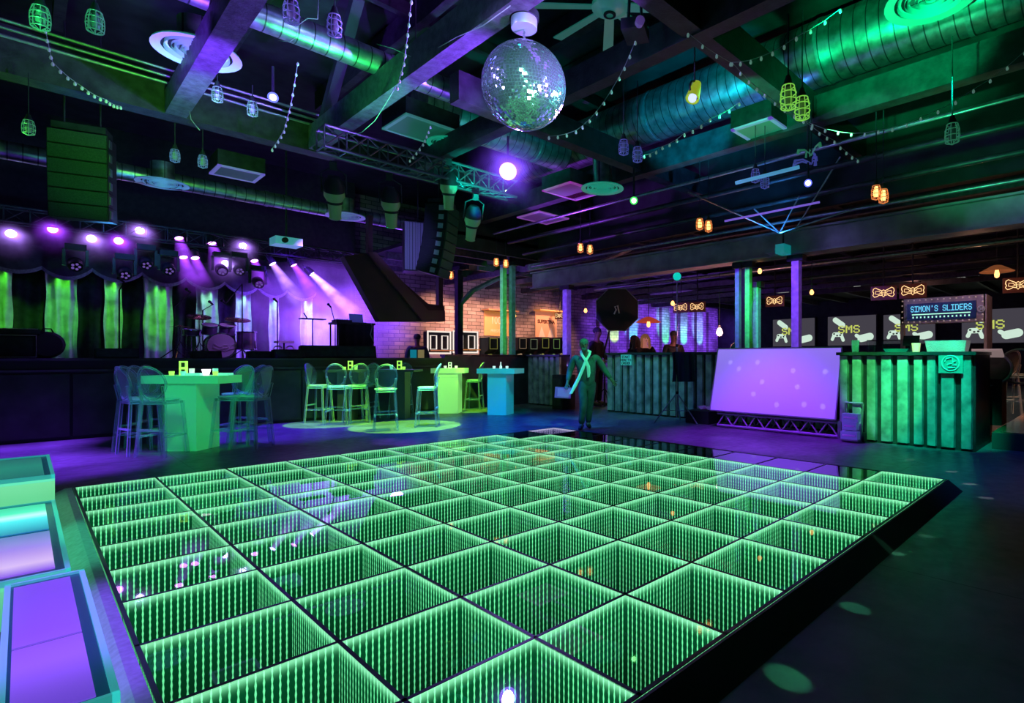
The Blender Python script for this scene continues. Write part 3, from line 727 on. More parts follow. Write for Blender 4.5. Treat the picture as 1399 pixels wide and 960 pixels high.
# ------------------------------------------------------------------ stage: instruments
def on_stage(px, y): v = gY(px, 487, y); return Vector((v.x, y, STZ))
M['shell'] = mat('violet_drum_shell', (.28, .2, .4), .25, .3, var=.2); M['skin'] = mat('drum_skin', (.6, .58, .62), .5); M['brass'] = mat('cymbal_bronze', (.7, .5, .3), .25, .9)
def drum(label, loc, r, h, rot, legs=None):
    t = thing('drum', label, 'drum', loc, 0, 'drums of the drum kit')
    T = Matrix.Rotation(rot[0], 4, 'X') @ Matrix.Rotation(rot[1], 4, 'Y')
    MB().lathe([(r, -h / 2), (r, h / 2)], 24, T).build('shell', M['shell'], t, True)
    MB().lathe([(0, h / 2 + .005), (r, h / 2 + .005)], 24, T).build('drum_head', M['skin'], t); MB().lathe([(0, -h / 2 - .005), (r, -h / 2 - .005)], 24, T).build('drum_head', M['skin'], t)
    mb = MB()
    for z in (-h / 2, h / 2): mb.torus(T @ Vector((0, 0, z)), r + .008, .012, 24, 6, T.to_3x3().to_4x4())
    mb.build('hoop', M['chrome'], t)
    mb = MB()
    if legs:
        for x, y in legs: mb.tube((x, y, 0), (x * 1.15, y * 1.15, STZ - loc[2]), .01, n=6)
        mb.build('leg', M['chrome'], t)
    return t
kx = on_stage(300, 15.6)
kd = drum('large bass drum with a pale skull-like badge at the front of the drum kit', kx + Vector((0, 0, .29)), .28, .4, (pi / 2, 0), ((-.27, 0), (.27, 0)))
tri = [(.0, .14), (-.12, -.07), (.12, -.07)]
drum('left rack tom of the drum kit above the bass drum', kx + Vector((-.17, .1, .68)), .15, .2, (radians(20), 0), ((0, 0),))
drum('right rack tom of the drum kit above the bass drum', kx + Vector((.17, .1, .68)), .16, .22, (radians(20), 0), ((0, 0),))
drum('floor tom on three legs at the right of the drum kit', on_stage(337, 15.6) + Vector((0, 0, .42)), .2, .42, (0, 0), ((-.2, 0), (.14, -.14), (.14, .14)))
drum('snare drum at the left of the drum kit', kx + Vector((-.45, .35, .6)), .17, .13, (radians(8), 0), tri)
def cymbal(label, loc, z, r, tilt):
    t = thing('cymbal_stand', label, 'cymbal', loc, 0, 'cymbals of the drum kit')
    MB().lathe([(.01, .02), (.03, .02), (.06, .0), (r, -.02), (r, -.023), (.0, -.004)], 22, Matrix.Translation((0, 0, z)) @ Matrix.Rotation(tilt, 4, 'X')).build('cymbal', M['brass'], t, True)
    MB().tube((0, 0, .35), (0, 0, z), .011, n=6).build('pole', M['chrome'], t)
    for k in range(3): MB().tube((0, 0, .38), (.22 * cos(k * 2.1), .22 * sin(k * 2.1), 0), .01, n=6).build('leg', M['chrome'], t)
cymbal('hi-hat cymbal on a thin stand at the far left of the drum kit', on_stage(246, 15.5), .72, .2, .05)
cymbal('tilted crash cymbal left of the rack toms', on_stage(272, 15.8), .98, .24, .35)
cymbal('tilted ride cymbal above the floor tom', on_stage(325, 15.8), .95, .27, .3)
mb = MB()
for s in (-1, 1): mb.path([(0, 0, -.06), (s * .1, 0, -.02), (s * .2, 0, .05), (s * .22, 0, -.04), (s * .1, 0, -.09), (0, 0, -.06)], .008, 5)
mb.torus((.02, 0, -.05), .07, .008, 16, 5, Matrix.Rotation(pi / 2, 4, 'X')); mb.build('emblem', M['white'], kd, loc=(.05, -.225, 0))

def mic_stand(label, loc, h, boom=None, base='tripod'):
    t = thing('microphone_stand', label, 'microphone stand', loc, 0, 'microphone stands on the stage')
    MB().tube((0, 0, .0), (0, 0, h), .013, n=8).build('pole', M['black'], t)
    if base == 'tripod':
        for k in range(3): MB().tube((0, 0, .2), (.26 * cos(k * 2.1 + .4), .26 * sin(k * 2.1 + .4), 0), .011, n=6).build('leg', M['black'], t)
    else: MB().lathe([(0, 0), (.14, 0), (.14, .02), (.03, .035), (0, .035)], 18).build('base', M['black'], t)
    tip = Vector((0, 0, h))
    if boom: MB().tube((0, 0, h), boom, .01, n=6).build('boom', M['black'], t); tip = Vector(boom)
    d = Vector((-.08, -.06, .06)); MB().tube(tip, tip + d, .02, .024, 8).build('microphone', M['black'], t)
    MB().sphere(tip + d, .034, 10).build('microphone_head', M['dark'], t, True)
mic_stand('upright microphone on a straight stand right of the drums', on_stage(379, 14.6), 1.32, None, 'base')
mic_stand('boom microphone stand over the right of the drum kit', on_stage(331, 15.2), 1.75, (-.35, -.1, 1.25))
mic_stand('short boom microphone left of the drum kit', on_stage(238, 15.0), 1.1, (.3, .1, 1.45))
mic_stand('thin microphone stand before the third green curtain', on_stage(163, 14.6), 1.35, (.05, -.2, 1.5))
mic_stand('boom microphone in front of the pale lime curtain', on_stage(277, 16.2), 1.15, (.2, 0, 1.3))
mic_stand('boom microphone left of the laptop table', on_stage(458, 14.3), .85, (-.12, -.05, 1.25))
t = thing('keyboard_stand', 'flat music stand on a single pole right of the upright microphone', 'stand', on_stage(427, 14.6))
MB().tube((0, 0, 0), (0, 0, .95), .015, n=8).build('pole', M['black'], t); MB().lathe([(0, 0), (.16, 0), (.16, .02), (0, .03)], 16).build('base', M['black'], t)
MB().box((0, 0, .96), (.55, .25, .025)).build('tray', M['black'], t); MB().tube((-.12, 0, .97), (-.2, 0, 1.1), .015, n=6).build('arm', M['black'], t)
djp = on_stage(481, 14.4)
t = thing('equipment_table', 'cloth covered equipment table on the stage carrying a laptop', 'table', djp)
MB().box((0, 0, .87), (.95, .55, .05)).build('table_top', M['black'], t)
wavy(-.44, .44, 0.02, .85, -.26, .02, .2).build('table_skirt', M['cloth'], t, 'all')
for s in (-1, 1):
    for q in (-1, 1): MB().bb((s * .44 - .015, q * .22 - .015, 0), (s * .44 + .015, q * .22 + .015, .86)).build('leg', M['black'], t)
t = thing('laptop', 'open grey laptop on the stage equipment table', 'laptop', djp + Vector((.15, 0, .895)))
MB().box((0, 0, .01), (.33, .23, .02)).build('keyboard_base', M['grey'], t); MB().box((.0, .12, .13), (.34, .015, .23), Matrix.Rotation(radians(-14), 3, 'X')).build('lid', M['grey'], t)
t = thing('mixer_console', 'small dark mixing console left of the laptop', 'mixer', djp + Vector((-.25, 0, .895)))
mb = MB(); mb.box((0, 0, .03), (.38, .3, .06)); mb.build('console_body', M['black'], t)
mb = MB()
for i in range(6):
    for k in range(3): mb.lathe([(0, 0), (.012, 0), (.01, .025), (0, .025)], 8, Matrix.Translation((-.15 + i * .06, -.1 + k * .09, .06)))
mb.build('knobs', M['white'], t)
t = thing('cable', 'pale cable hanging down the right side of the equipment table', 'cable', djp); MB().path([(.35, -.29, .9), (.38, -.31, .8), (.33, -.31, .6), (.42, -.31, .4), (.36, -.31, .2), (.3, -.34, .02)], .012, 6).build('cable_run', M['wire'], t, True)
t = thing('percussion_pads', 'pair of round pale pads on a low stand behind the upright microphone', 'percussion', on_stage(388, 15.4))
for s in (-1, 1): MB().torus((s * .14, 0, .2), .1, .018, 18, 6, Matrix.Rotation(pi / 2, 4, 'X')).build('pad_ring', M['white'], t)
MB().box((0, 0, .4), (.4, .2, .05)).build('shelf', M['white'], t); MB().tube((0, 0, 0), (0, 0, .4), .02, n=8).build('post', M['black'], t)
# wedge monitors along the stage lip
def wedge():
    t = thing('stage_monitor', '', 'stage monitor', (0, 0, 0), 0, 'stage monitors along the stage lip')
    MB().prism([(-.38, -.2, 0), (-.38, .25, 0), (-.38, .18, .27), (-.38, -.06, .3)], (.76, 0, 0)).build('cabinet', M['black'], t)
    mb = MB(); mb.prism([(-.35, -.19, .03), (-.35, -.075, .275), (-.35, -.09, .285), (-.35, -.21, .035)], (.7, 0, 0)); mb.build('grille', M['dark'], t); return t
wd = wedge(); first = True
for px, yy, sz, rz, lab in ((160, 13.5, .6, .0, 'low stage monitor left of the green table'), (282, 13.6, .5, 0, 'low stage monitor in front of the drum kit'), (356, 13.5, .5, .0, 'low stage monitor in front of the upright microphone'), (435, 13.2, .95, -.1, 'larger wedge monitor in front of the keyboard stand'), (483, 13.1, .95, -.25, 'wedge monitor in front of the equipment table'), (395, 13.0, .62, .1, 'wedge monitor left of the larger wedge')):
    lc = on_stage(px, yy)
    if first: wd.location = lc; wd['label'] = lab; wd.scale = (sz * 1.3, sz, sz); first = False
    else: dup(wd, lc, rz, lab, scale=(sz * 1.3 if px != 435 else sz, sz, sz))
# amplifier, keyboard case and bag at the left
t = thing('amplifier', 'black amplifier cabinet with pale piping at the left edge of the stage', 'amplifier', on_stage(17, 14.2))
MB().bb((-.42, -.2, 0), (.3, .2, .42)).build('cabinet', M['black'], t); mb = MB()
mb.path([(-.4, -.21, .02), (.28, -.21, .02), (.28, -.21, .4), (-.4, -.21, .4)], .007, 5, True); mb.build('piping', M['white'], t)
mb = MB(); mb.bb((-.36, -.205, .05), (.24, -.2, .36)); mb.build('grille', M['dark'], t)
t = thing('keyboard', 'dark keyboard lying on top of the amplifier cabinet', 'keyboard', on_stage(20, 14.2) + Vector((0, 0, .42))); MB().box((0, 0, .05), (.62, .3, .08)).build('keyboard_body', M['dark'], t); MB().box((0, -.08, .095), (.56, .1, .012)).build('keys', M['white'], t)
t = thing('mixer_case', 'open equipment case with pale edges right of the amplifier', 'case', on_stage(46, 14.6)); MB().bb((-.22, -.2, 0), (.22, .2, .36)).build('case_body', M['black'], t)
for k in range(3): MB().box((0, -.02, .39 + k * .035), (.4 - k * .06, .34, .022)).build('tray', M['steel' if k % 2 else 'black'], t)
t = thing('round_bag', 'round black gear bag on the stage right of the equipment case', 'bag', on_stage(64, 14.3)); MB().lathe([(0, -.13), (.2, -.13), (.24, -.09), (.24, .09), (.2, .13), (0, .13)], 24, Matrix.Translation((0, 0, .24)) @ Matrix.Rotation(pi / 2, 4, 'X')).build('bag_body', M['rubber'], t, True)
MB().path([(-.08, -.13, .46), (-.05, -.15, .53), (.05, -.15, .53), (.08, -.13, .46)], .012, 6).build('handle', M['rubber'], t)
t = thing('projector', 'pale ceiling projector hanging over the right of the stage', 'projector', gY(391, 331, 14.0))
MB().box((0, 0, 0), (.55, .45, .17)).build('housing', mat('projector_shell', (.6, .7, .72), .4, em=(.1, .7, .9), es=.25), t); MB().tube((-.1, -.23, 0), (-.1, -.3, 0), .06, n=14).build('lens_barrel', M['black'], t)
MB().tube((0, 0, .08), (0, 0, 2.3), .02, n=8).build('drop_pole', M['dark'], t)

# ------------------------------------------------------------------ hung loudspeakers
M['grill'] = mat('dark_speaker_grille', (.05, .08, .06), .6, .2, var=.3, vs=60)
M['grillv'] = mat('pale_speaker_grille', (.5, .48, .55), .5, .1)
def line_array(label, top, n, w, hh, dd, rz, curve, lit):
    t = thing('line_array_speaker', label, 'loudspeaker', top, rz)
    p = Vector((0, 0, 0)); a = 0.
    MB().box((0, 0, .08), (w * .9, dd * .8, .1)).build('fly_frame', M['dark'], t)
    for s in (-1, 1): MB().tube((s * w * .3, 0, .1), (s * w * .3, 0, 1.8), .012, n=6).build('hoist_chain', M['dark'], t)
    for k in range(n):
        a += curve; R = Matrix.Rotation(a, 3, 'X'); c = p + R @ Vector((0, 0, -hh / 2))
        cab = MB().box(c, (w, dd, hh * .97), R).build('cabinet', M['black'], t)
        g = MB().box(c + R @ Vector((0, -dd / 2 - .012, 0)), (w * .96, .02, hh * .9), R); g.build('grille', M['grill'], cab)
        for s in (-1, 1): MB().box(c + R @ Vector((s * (w / 2 + .006), -dd * .25, 0)), (.012, .12, hh * .55), R).build('rigging_plate', lit, cab)
        p = p + R @ Vector((0, 0, -hh))
    return t
line_array('tall dark line array speaker hanging above the left of the stage', gY(113, 186, 12.3), 6, .72, .225, .45, radians(-18), radians(.8), M['steel'])
line_array('curved line array speaker hanging above the right end of the stage', gY(604, 283, 12.2), 8, .72, .21, .55, radians(38), radians(1.9), M['grillv'])
t = thing('hung_subwoofer', 'tall pale-faced speaker box hanging left of the curved line array', 'loudspeaker', gY(571, 339, 13.1), radians(-22))
MB().bb((-.35, -.25, -.62), (.35, .3, .62)).build('cabinet', M['black'], t)
mb = MB()
for k in range(18): mb.bb((-.33 + k * .037, -.27, -.59), (-.33 + k * .037 + .02, -.25, .59))
mb.build('grille', M['grillv'], t); MB().tube((0, 0, .6), (0, 0, 2.5), .014, n=6).build('hoist_chain', M['dark'], t)
# dark stepped wing that closes the stage on the right
M['wing'] = mat('maroon_black_panel', (.05, .012, .02), .6, var=.4, vs=2)
t = thing('stage_wing', 'dark maroon slanted wing panel hanging at the right side of the stage', 'stage wing', (0, 0, 0))
a = [gY(p, q, 12.75) for p, q in ((488, 336), (520, 338), (575, 412), (612, 418), (612, 440), (515, 440), (500, 420))]
a = [gY(p, q, 12.75) for p, q in ((470, 350), (505, 345), (585, 415), (607, 418), (607, 439), (519, 439))]
MB().prism(a, (0, .25, 0)).build('slanted_panel', M['wing'], t)
b = [gY(p, q, 12.72) for p, q in ((500, 345), (512, 345), (583, 424), (606, 424), (606, 439), (575, 438))]
MB().prism(b, (0, -.08, 0)).build('edge_band', mat('maroon_edge', (.12, .03, .05), .5), t)
a0 = gY(603, 420, 12.8); MB().bb((a0.x - .1, 12.75, a0.z), (a0.x + .02, 12.9, 4.65)).build('hanger_post', M['wing'], t)
a1 = gY(505, 345, 12.8); MB().bb((a1.x - .05, 12.75, a1.z), (a1.x + .05, 12.9, 4.65)).build('hanger_post', M['wing'], t)
# ------------------------------------------------------------------ counters clad in corrugated sheet
M['corr'] = mat('weathered_corrugated_sheet', (.42, .45, .44), .42, .35, var=.5, vs=5, bump=.35, bs=18)
def corrugated(mb, x, ya, yb, za, zb, pitch, depth, jitter=0., rnd=None):
    """sheet facing -X with flat ridges and narrow valleys"""
    y = yb; pts = []
    rnd = rnd or random
    while y > ya + .01:
        p = pitch * (1 + jitter * rnd.uniform(-1, 1)); rid = p * .7
        for dy, dx in ((0, depth), (.12 * p, 0), (.12 * p + rid - .1 * p, 0), (rid + .1 * p, depth)):
            pts.append((max(ya, y - dy), x + dx))
        y -= p
    pts.append((ya, x + depth))
    vs = []
    for yy, xx in pts: vs += [(xx, yy, za), (xx, yy, zb)]
    return mb.add(vs, [(2 * i, 2 * i + 2, 2 * i + 3, 2 * i + 1) for i in range(len(pts) - 1)])
M['countertop'] = mat('dark_counter_top', (.04, .045, .05), .25)
def counter(label, x, ya, yb, zt, depth, pitch, dd, jit, seed):
    t = thing('bar_counter', label, 'bar counter', (0, 0, 0), 0, 'corrugated bar counters')
    MB().bb((x + .05, ya, 0), (x + depth, yb, zt - .05)).build('carcass', M['dark'], t)
    mb = MB(); corrugated(mb, x - .01, ya, yb, .04, zt - .06, pitch, dd, jit, random.Random(seed)); mb.build('corrugated_front', M['corr'], t)
    MB().bb((x - .06, ya - .02, zt - .05), (x + depth, yb + .02, zt)).build('counter_top', M['countertop'], t)
    return t
counter('dark corrugated counter next to the half wall, left of the man', 9.95, 11.2, 12.6, 1.43, .36, .24, .08, .1, 1)
counter('long dim corrugated counter behind the tripod and the leaning screen', 9.95, 3.6, 9.45, 1.47, .36, .24, .08, .12, 2)
ck = counter('bright green lit corrugated counter at the right with a square emblem', 9.2, 1.5, 3.42, 1.44, 1.25, .225, .09, .22, 3)
# plaque with an emblem on the right counter
c = gX(1299, 496, 9.16)
t = thing('emblem_plaque', 'square pale plaque with a round swirl emblem on the green counter', 'plaque', c)
MB().box((0, 0, 0), (.03, .31, .29)).build('board', mat('plaque_board', (.3, .4, .36), .45), t)
mb = MB(); TY = Matrix.Rotation(pi / 2, 4, 'Y'); mb.torus((-.02, 0, 0), .11, .009, 28, 6, TY)
mb.path([(-.022, .07, .02), (-.022, .05, .07), (-.022, -.02, .08), (-.022, -.03, .0), (-.022, .04, -.02), (-.022, .03, -.07), (-.022, -.06, -.06)], .01, 6)
mb.path([(-.022, -.02, .02), (-.022, -.08, .03), (-.022, -.07, -.03), (-.022, -.02, -.03)], .01, 6); mb.build('swirl_emblem', mat('plaque_mark', (.75, .85, .8), .4), t)
# notice on the long counter
c = gX(855.5, 491.5, 9.9)
t = thing('notice_board', 'small teal notice with three lines of lettering on the long counter', 'sign', c)
MB().box((0, 0, 0), (.02, .33, .25)).build('board', mat('notice_teal', (.2, .6, .55), .5, em=(.05, .6, .55), es=.35), t)
M['ink'] = mat('dark_ink', (.01, .03, .03), .6)
RX = (pi / 2, 0, -pi / 2)   # text that faces -X
for k, s in enumerate(('START', 'HERE TO', 'ORDER')): textobj(s, .085, M['ink'], t, (-.014, 0, .07 - k * .075), RX, 'lettering', .002, 1, .002)
# things on the right counter
t = thing('sneeze_guard', 'clear glass food guard with a green glow on the right counter', 'glass guard', (9.75, 2.75, 1.44))
for (a, b) in (((0, -.4, 0), (.012, .4, .2)), ((.4, -.4, 0), (.412, .4, .2)), ((0, -.4, .2), (.412, .4, .212))): MB().bb(a, b).build('glass_pane', M['glass'], t)
t = thing('serving_tray', 'green lit serving tray under the glass food guard', 'tray', (9.95, 2.75, 1.44)); MB().lathe([(0, 0), (.15, 0), (.19, .06), (.18, .06), (.14, .012), (0, .012)], 20).build('tray_body', mat('green_tray', (.2, .6, .4), .4, em=(0, .8, .35), es=.35), t, True)
t = thing('foil_pan', 'crinkled foil pan at the right end of the counter top', 'pan', (9.75, 1.95, 1.44)); MB().box((0, 0, .09), (.3, .5, .17), None, 1.12).build('pan_body', mat('foil', (.6, .62, .62), .3, .9, bump=1.0, bs=60, em=(.3, .33, .33), es=.25), t)
t = thing('paper_cup', 'peach paper cup between the glass guard and the foil pan', 'cup', (9.5, 2.33, 1.44)); MB().lathe([(0, 0), (.05, 0), (.065, .14), (.06, .14), (.045, .01), (0, .01)], 18).build('cup_body', mat('peach_paper', (.8, .55, .4), .6, em=(1, .6, .35), es=.4), t, True)
t = thing('beer_glass', 'clear glass at the left end of the right counter', 'glass', (9.35, 3.2, 1.44)); MB().lathe([(0, 0), (.05, 0), (.065, .2), (.06, .2), (.047, .02), (0, .02)], 18).build('glass_body', M['acrylic'], t, True)
t = thing('order_tablet', 'dark tablet on a stand left of the peach cup', 'tablet', (9.9, 2.5, 1.44)); MB().box((0, 0, .19), (.02, .24, .17), Matrix.Rotation(radians(18), 3, 'Y')).build('tablet_body', M['black'], t); MB().tube((.05, 0, 0), (.02, 0, .15), .02, n=8).build('stand', M['steel'], t)

# ------------------------------------------------------------------ food stall sign
M['ply'] = mat('worn_pale_plywood', (.5, .4, .38), .6, var=.35, vs=6)
M['cyan_led'] = emat('cyan_led_text', (.12, .5, .75), 1.2); M['green_led'] = emat('pale_green_led', (.45, 1., .75), 1.0)
fx = 11.0
A = gX(1230, 409, fx); B = gX(1346, 402, fx); zb = gX(1346, 440, fx).z; zl = gX(1232, 442, fx).z
M['signbulb'] = mat('sign_bulbs', (.7, .6, .5), .3, em=(1, .75, .6), es=.22)
t = thing('stall_frame', 'wooden stall frame with a lit header sign above the right counter', 'stall frame', (fx, 0, 0))
zt = (A.z + B.z) / 2; zb = (zb + zl) / 2
mb = MB(); mb.bb((0, B.y, zb), (.16, A.y, zt)); mb.build('header', M['ply'], t)
MB().bb((0, A.y - .06, .0), (.1, A.y, zt)).build('post', M['ply'], t)
MB().bb((0, B.y - .02, 0), (.55, B.y + .02, zt)).build('side_panel', M['ply'], t)
for k in range(14):
    yy = B.y + .04 + (A.y - B.y - .08) * k / 13
    for zz in (zt - .035, zb + .035): MB().sphere((-.005, yy, zz), .014, 8).build('bulb', M['signbulb'], t)
for zz in (zb + .12, (zb + zt) / 2, zt - .12):
    for yy in (B.y + .035, A.y - .035): MB().sphere((-.005, yy, zz), .014, 8).build('bulb', M['signbulb'], t)
y0p, y1p = gX(1334, 430, fx).y, gX(1240, 430, fx).y; zc = (gX(1287, 413, fx).z + gX(1287, 436, fx).z) / 2; hp = gX(1287, 413, fx).z - gX(1287, 436, fx).z
pn = MB().bb((-.03, y0p, zc - hp / 2), (-.002, y1p, zc + hp / 2)).build('sign_panel', mat('navy_sign_panel', (.01, .012, .03), .4, em=(.0, .005, .03), es=1.0), t)
yc = (y0p + y1p) / 2
pixeltext("SIMON'S SLIDERS", y1p - y0p - .12, hp * .36, M['cyan_led'], pn, (-.031, yc, zc + hp * .17))
mb = MB(); mb.bb((-.036, y0p + .08, zc - .058), (-.03, y1p - .08, zc - .04))
for k in range(15): mb.box((-.034, y0p + .1 + (y1p - y0p - .2) * k / 14, zc - .1), (.006, .022, .03))
mb.build('underline_dots', M['green_led'], pn)
mb = MB(); c = Vector((-.02, y0p - .07, zc)); mb.torus(c, .05, .011, 20, 6, TY); mb.bar(c + Vector((0, -.035, -.035)), c + Vector((0, .035, .035)), .014); mb.bar(c + Vector((0, .035, -.035)), c + Vector((0, -.035, .035)), .014); mb.build('round_emblem', M['white'], t)

# ------------------------------------------------------------------ leaning projection screen on a truss base
a, b = gX(970, 560, 9.15), gX(1141.5, 573, 9.15); cz = (a.z + b.z) / 2
tl, tr_ = gX(976, 476, 9.45), gX(1148, 474.6, 9.45); tz = (tl.z + tr_.z) / 2
t = thing('projection_screen', 'large lavender lit screen leaning back on a truss base', 'screen', (9.15, b.y, 0))
tN = NT('lavender_screen_face'); tc = tN.n('ShaderNodeTexCoord'); sx = tN.n('ShaderNodeSeparateXYZ', i_0=tc.outputs['Object'])
f = tN.math('DIVIDE', tN.math('SUBTRACT', sx.outputs[2], .3), 1.25, clamp=True)
rp = tN.n('ShaderNodeValToRGB', i_Fac=f); rp.color_ramp.elements[0].color = (.13, .055, .56, 1); rp.color_ramp.elements[1].color = (.25, .145, .78, 1)
e_ = tN.n('ShaderNodeBsdfPrincipled', i_Base_Color=(.5, .5, .55, 1), i_Roughness=.5, i_Emission_Color=rp.outputs[0], i_Emission_Strength=1.05); M['screen'] = tN.surf(e_.outputs[0])
w_ = a.y - b.y
mb = MB(); mb.keepn = True; mb.quad((0, w_, cz), (0, 0, cz), (.3, 0, tz), (.3, w_, tz)); mb.build('screen_face', M['screen'], t)
MB().prism([(.015, -.0, cz), (.315, -.0, tz), (.345, -.0, tz), (.045, -.0, cz)], (0, w_, 0)).build('backing', M['black'], t)
mb = MB(); pts = [(-.004, w_, cz), (-.004, 0, cz), (.296, 0, tz), (.296, w_, tz)]
for i in range(4): mb.bar(pts[i], pts[(i + 1) % 4], .022)
mb.build('frame', M['screenframe'], t)
# aim points of added spots imitating mirror-ball reflections on the screen
spots = [(794, 571), (903, 570), (1050, 608), (1180, 612), (1075, 683), (1000, 767), (1112, 765), (930, 660), (900, 717), (1190, 775), (830, 600)]
M['basetruss'] = mat('pale_truss', (.45, .45, .5), .4, .4)
t = thing('screen_base_truss', 'low pale truss carrying the leaning lavender screen', 'truss', (9.2, b.y - .02, .0))
w2 = w_ - .12
mb = MB()
for xx in (.0, .3):
    mb.tube((xx, 0, .04), (xx, w2, .04), .025); mb.tube((xx, 0, .27), (xx, w2, .27), .025)
mb.build('chord', M['basetruss'], t); n = 7
for xx in (0, .3):
    mb = MB()
    for i in range(n):
        y0_, y1_, ym = w2 * i / n, w2 * (i + 1) / n, w2 * (i + .5) / n
        mb.tube((xx, y0_, .04), (xx, ym, .27), .014, n=6); mb.tube((xx, ym, .27), (xx, y1_, .04), .014, n=6)
    mb.build('lacing', M['basetruss'], t)
MB().bb((-.02, -.06, 0), (.32, 0, .3)).build('end_plate', M['steel'], t)
# gear on the floor either side
t = thing('hand_truck', 'small pale hand truck loaded with boxes, between the screen and the green counter', 'hand truck', gz(1164, 603, 0))
mb = MB(); mb.tube((0, -.14, 0), (.1, -.14, .62), .014, n=8); mb.tube((0, .14, 0), (.1, .14, .62), .014, n=8); mb.tube((.1, -.14, .62), (.1, .14, .62), .014, n=8); mb.build('frame', M['steel'], t)
MB().bb((-.16, -.14, .03), (.0, .14, .05)).build('toe_plate', M['steel'], t)
for s in (-1, 1): MB().lathe([(0, -.02), (.08, -.02), (.08, .02), (0, .02)], 14, Matrix.Translation((.06, s * .17, .08)) @ Matrix.Rotation(pi / 2, 4, 'X')).build('wheel', M['rubber'], t)
for k, (dz, wd_) in enumerate(((.05, .26), (.2, .22), (.33, .25))):
    q = thing('equipment_box', ('blue-grey box at the bottom of the hand truck load', 'blue-grey box in the middle of the hand truck load', 'pale box on top of the hand truck load')[k], 'box', gz(1164, 603, 0) + Vector((-.07 + k * .02, 0, dz)), 0, 'boxes on the hand truck')
    MB().bb((-.08, -wd_ / 2, 0), (.06, wd_ / 2, .125)).build('box_body', mat('blue_grey_box%d' % k, (.25, .25, .4), .5, em=(.06, .06, .35), es=.4), q); MB().bb((-.083, -wd_ / 2 + .03, .05), (-.08, wd_ / 2 - .03, .075)).build('tape', M['white'], q)
t = thing('equipment_case', 'dark case with violet lit cloth on top beside the tripod', 'case', gz(955, 578, 0) + Vector((.12, 0, 0)))
MB().bb((-.2, -.28, 0), (.25, .28, .26)).build('case_body', M['black'], t); wavy(-.25, .25, -.0, .35, 0, .03, .18).build('cloth', mat('violet_cloth', (.3, .25, .45), .8, em=(.15, .05, .5), es=.25), t).matrix_local = Matrix.Translation((.16, .0, .29)) @ Matrix.Rotation(pi / 2, 4, 'Z') @ Matrix.Rotation(pi / 2, 4, 'X')

# ------------------------------------------------------------------ tripod light stand and softbox
bs = gz(925, 577, 0)
t = thing('tripod_light_stand', 'tall thin tripod stand with a teal bulb on top, left of the screen', 'light stand', bs)
H_ = 2.98
MB().tube((0, 0, .1), (0, 0, 1.6), .018, n=8).build('pole', M['steel'], t); MB().tube((0, 0, 1.6), (0, 0, H_), .011, n=8).build('upper_pole', M['steel'], t); mb = MB()
for k in range(3):
    an = k * 2.094 + .5; MB().tube((0, 0, .62), (.52 * cos(an), .52 * sin(an), .0), .013, n=6).build('leg', M['steel'], t); MB().tube((0, 0, .25), (.3 * cos(an), .3 * sin(an), .26), .009, n=6).build('brace', M['steel'], t)
for z in (.62, 1.1, 1.6): mb.lathe([(0, -.03), (.03, -.03), (.03, .03), (0, .03)], 10, Matrix.Translation((0, 0, z)))
mb.build('collar', M['black'], t)
MB().sphere((0, 0, H_ + .06), .085, 16).build('bulb', mat('teal_bulb', (.1, .5, .45), .3, em=(.0, .6, .5), es=.9), t, True)
q = thing('draped_jacket', 'dark blue garment hung on the tripod pole', 'jacket', bs + Vector((.05, -.12, .85))); mb = wavy(-.24, .24, 0, .62, 0, .05, .17, 1., .5); o = mb.build('cloth_body', mat('navy_cloth', (.02, .04, .07), .8), q, 'all'); o.rotation_euler = (0, 0, radians(-45))
sb = gd(843, 423, 15.0)
t = thing('octagonal_softbox', 'black octagonal softbox with a small pale mark hanging on a boom', 'softbox', sb, 0, None, aim(CAM - sb))
R8 = [(.62 * cos(pi / 8 + k * pi / 4), .62 * sin(pi / 8 + k * pi / 4)) for k in range(8)]
mb = MB(); vs = [(x, y, 0) for x, y in R8] + [(x * .25, y * .25, .35) for x, y in R8]; mb.add(vs, [tuple(range(8))] + [(i, (i + 1) % 8, 8 + (i + 1) % 8, 8 + i) for i in range(8)] + [tuple(range(8, 16))]); mb.build('shell', M['black'], t)
mb = MB(); mb.path([Vector((x, y, 0)) for x, y in R8], .014, 6, True); mb.build('rim', M['steel'], t)
mb = MB(); mb.path([(-.06, -.1, -.012), (-.02, .12, -.012), (.06, .08, -.012), (.02, .0, -.012), (.08, -.12, -.012)], .022, 5); mb.build('mark', M['white'], t)
e0 = gd(834, 446, 15.1); e1 = gd(826, 478, 15.1)
t = thing('boom_stand', 'slanted black boom stand holding the softbox', 'stand', (e1.x, e1.y, 0)); MB().tube(e0 - Vector((e1.x, e1.y, 0)), (0, 0, e1.z), .025, n=8).build('boom', M['black'], t); MB().tube((0, 0, 0), (0, 0, e1.z), .025, n=8).build('pole', M['black'], t)
mb = MB()
for k in range(3): mb.tube((0, 0, .5), (.45 * cos(k * 2.094), .45 * sin(k * 2.094), 0), .015, n=6)
mb.build('legs', M['black'], t)

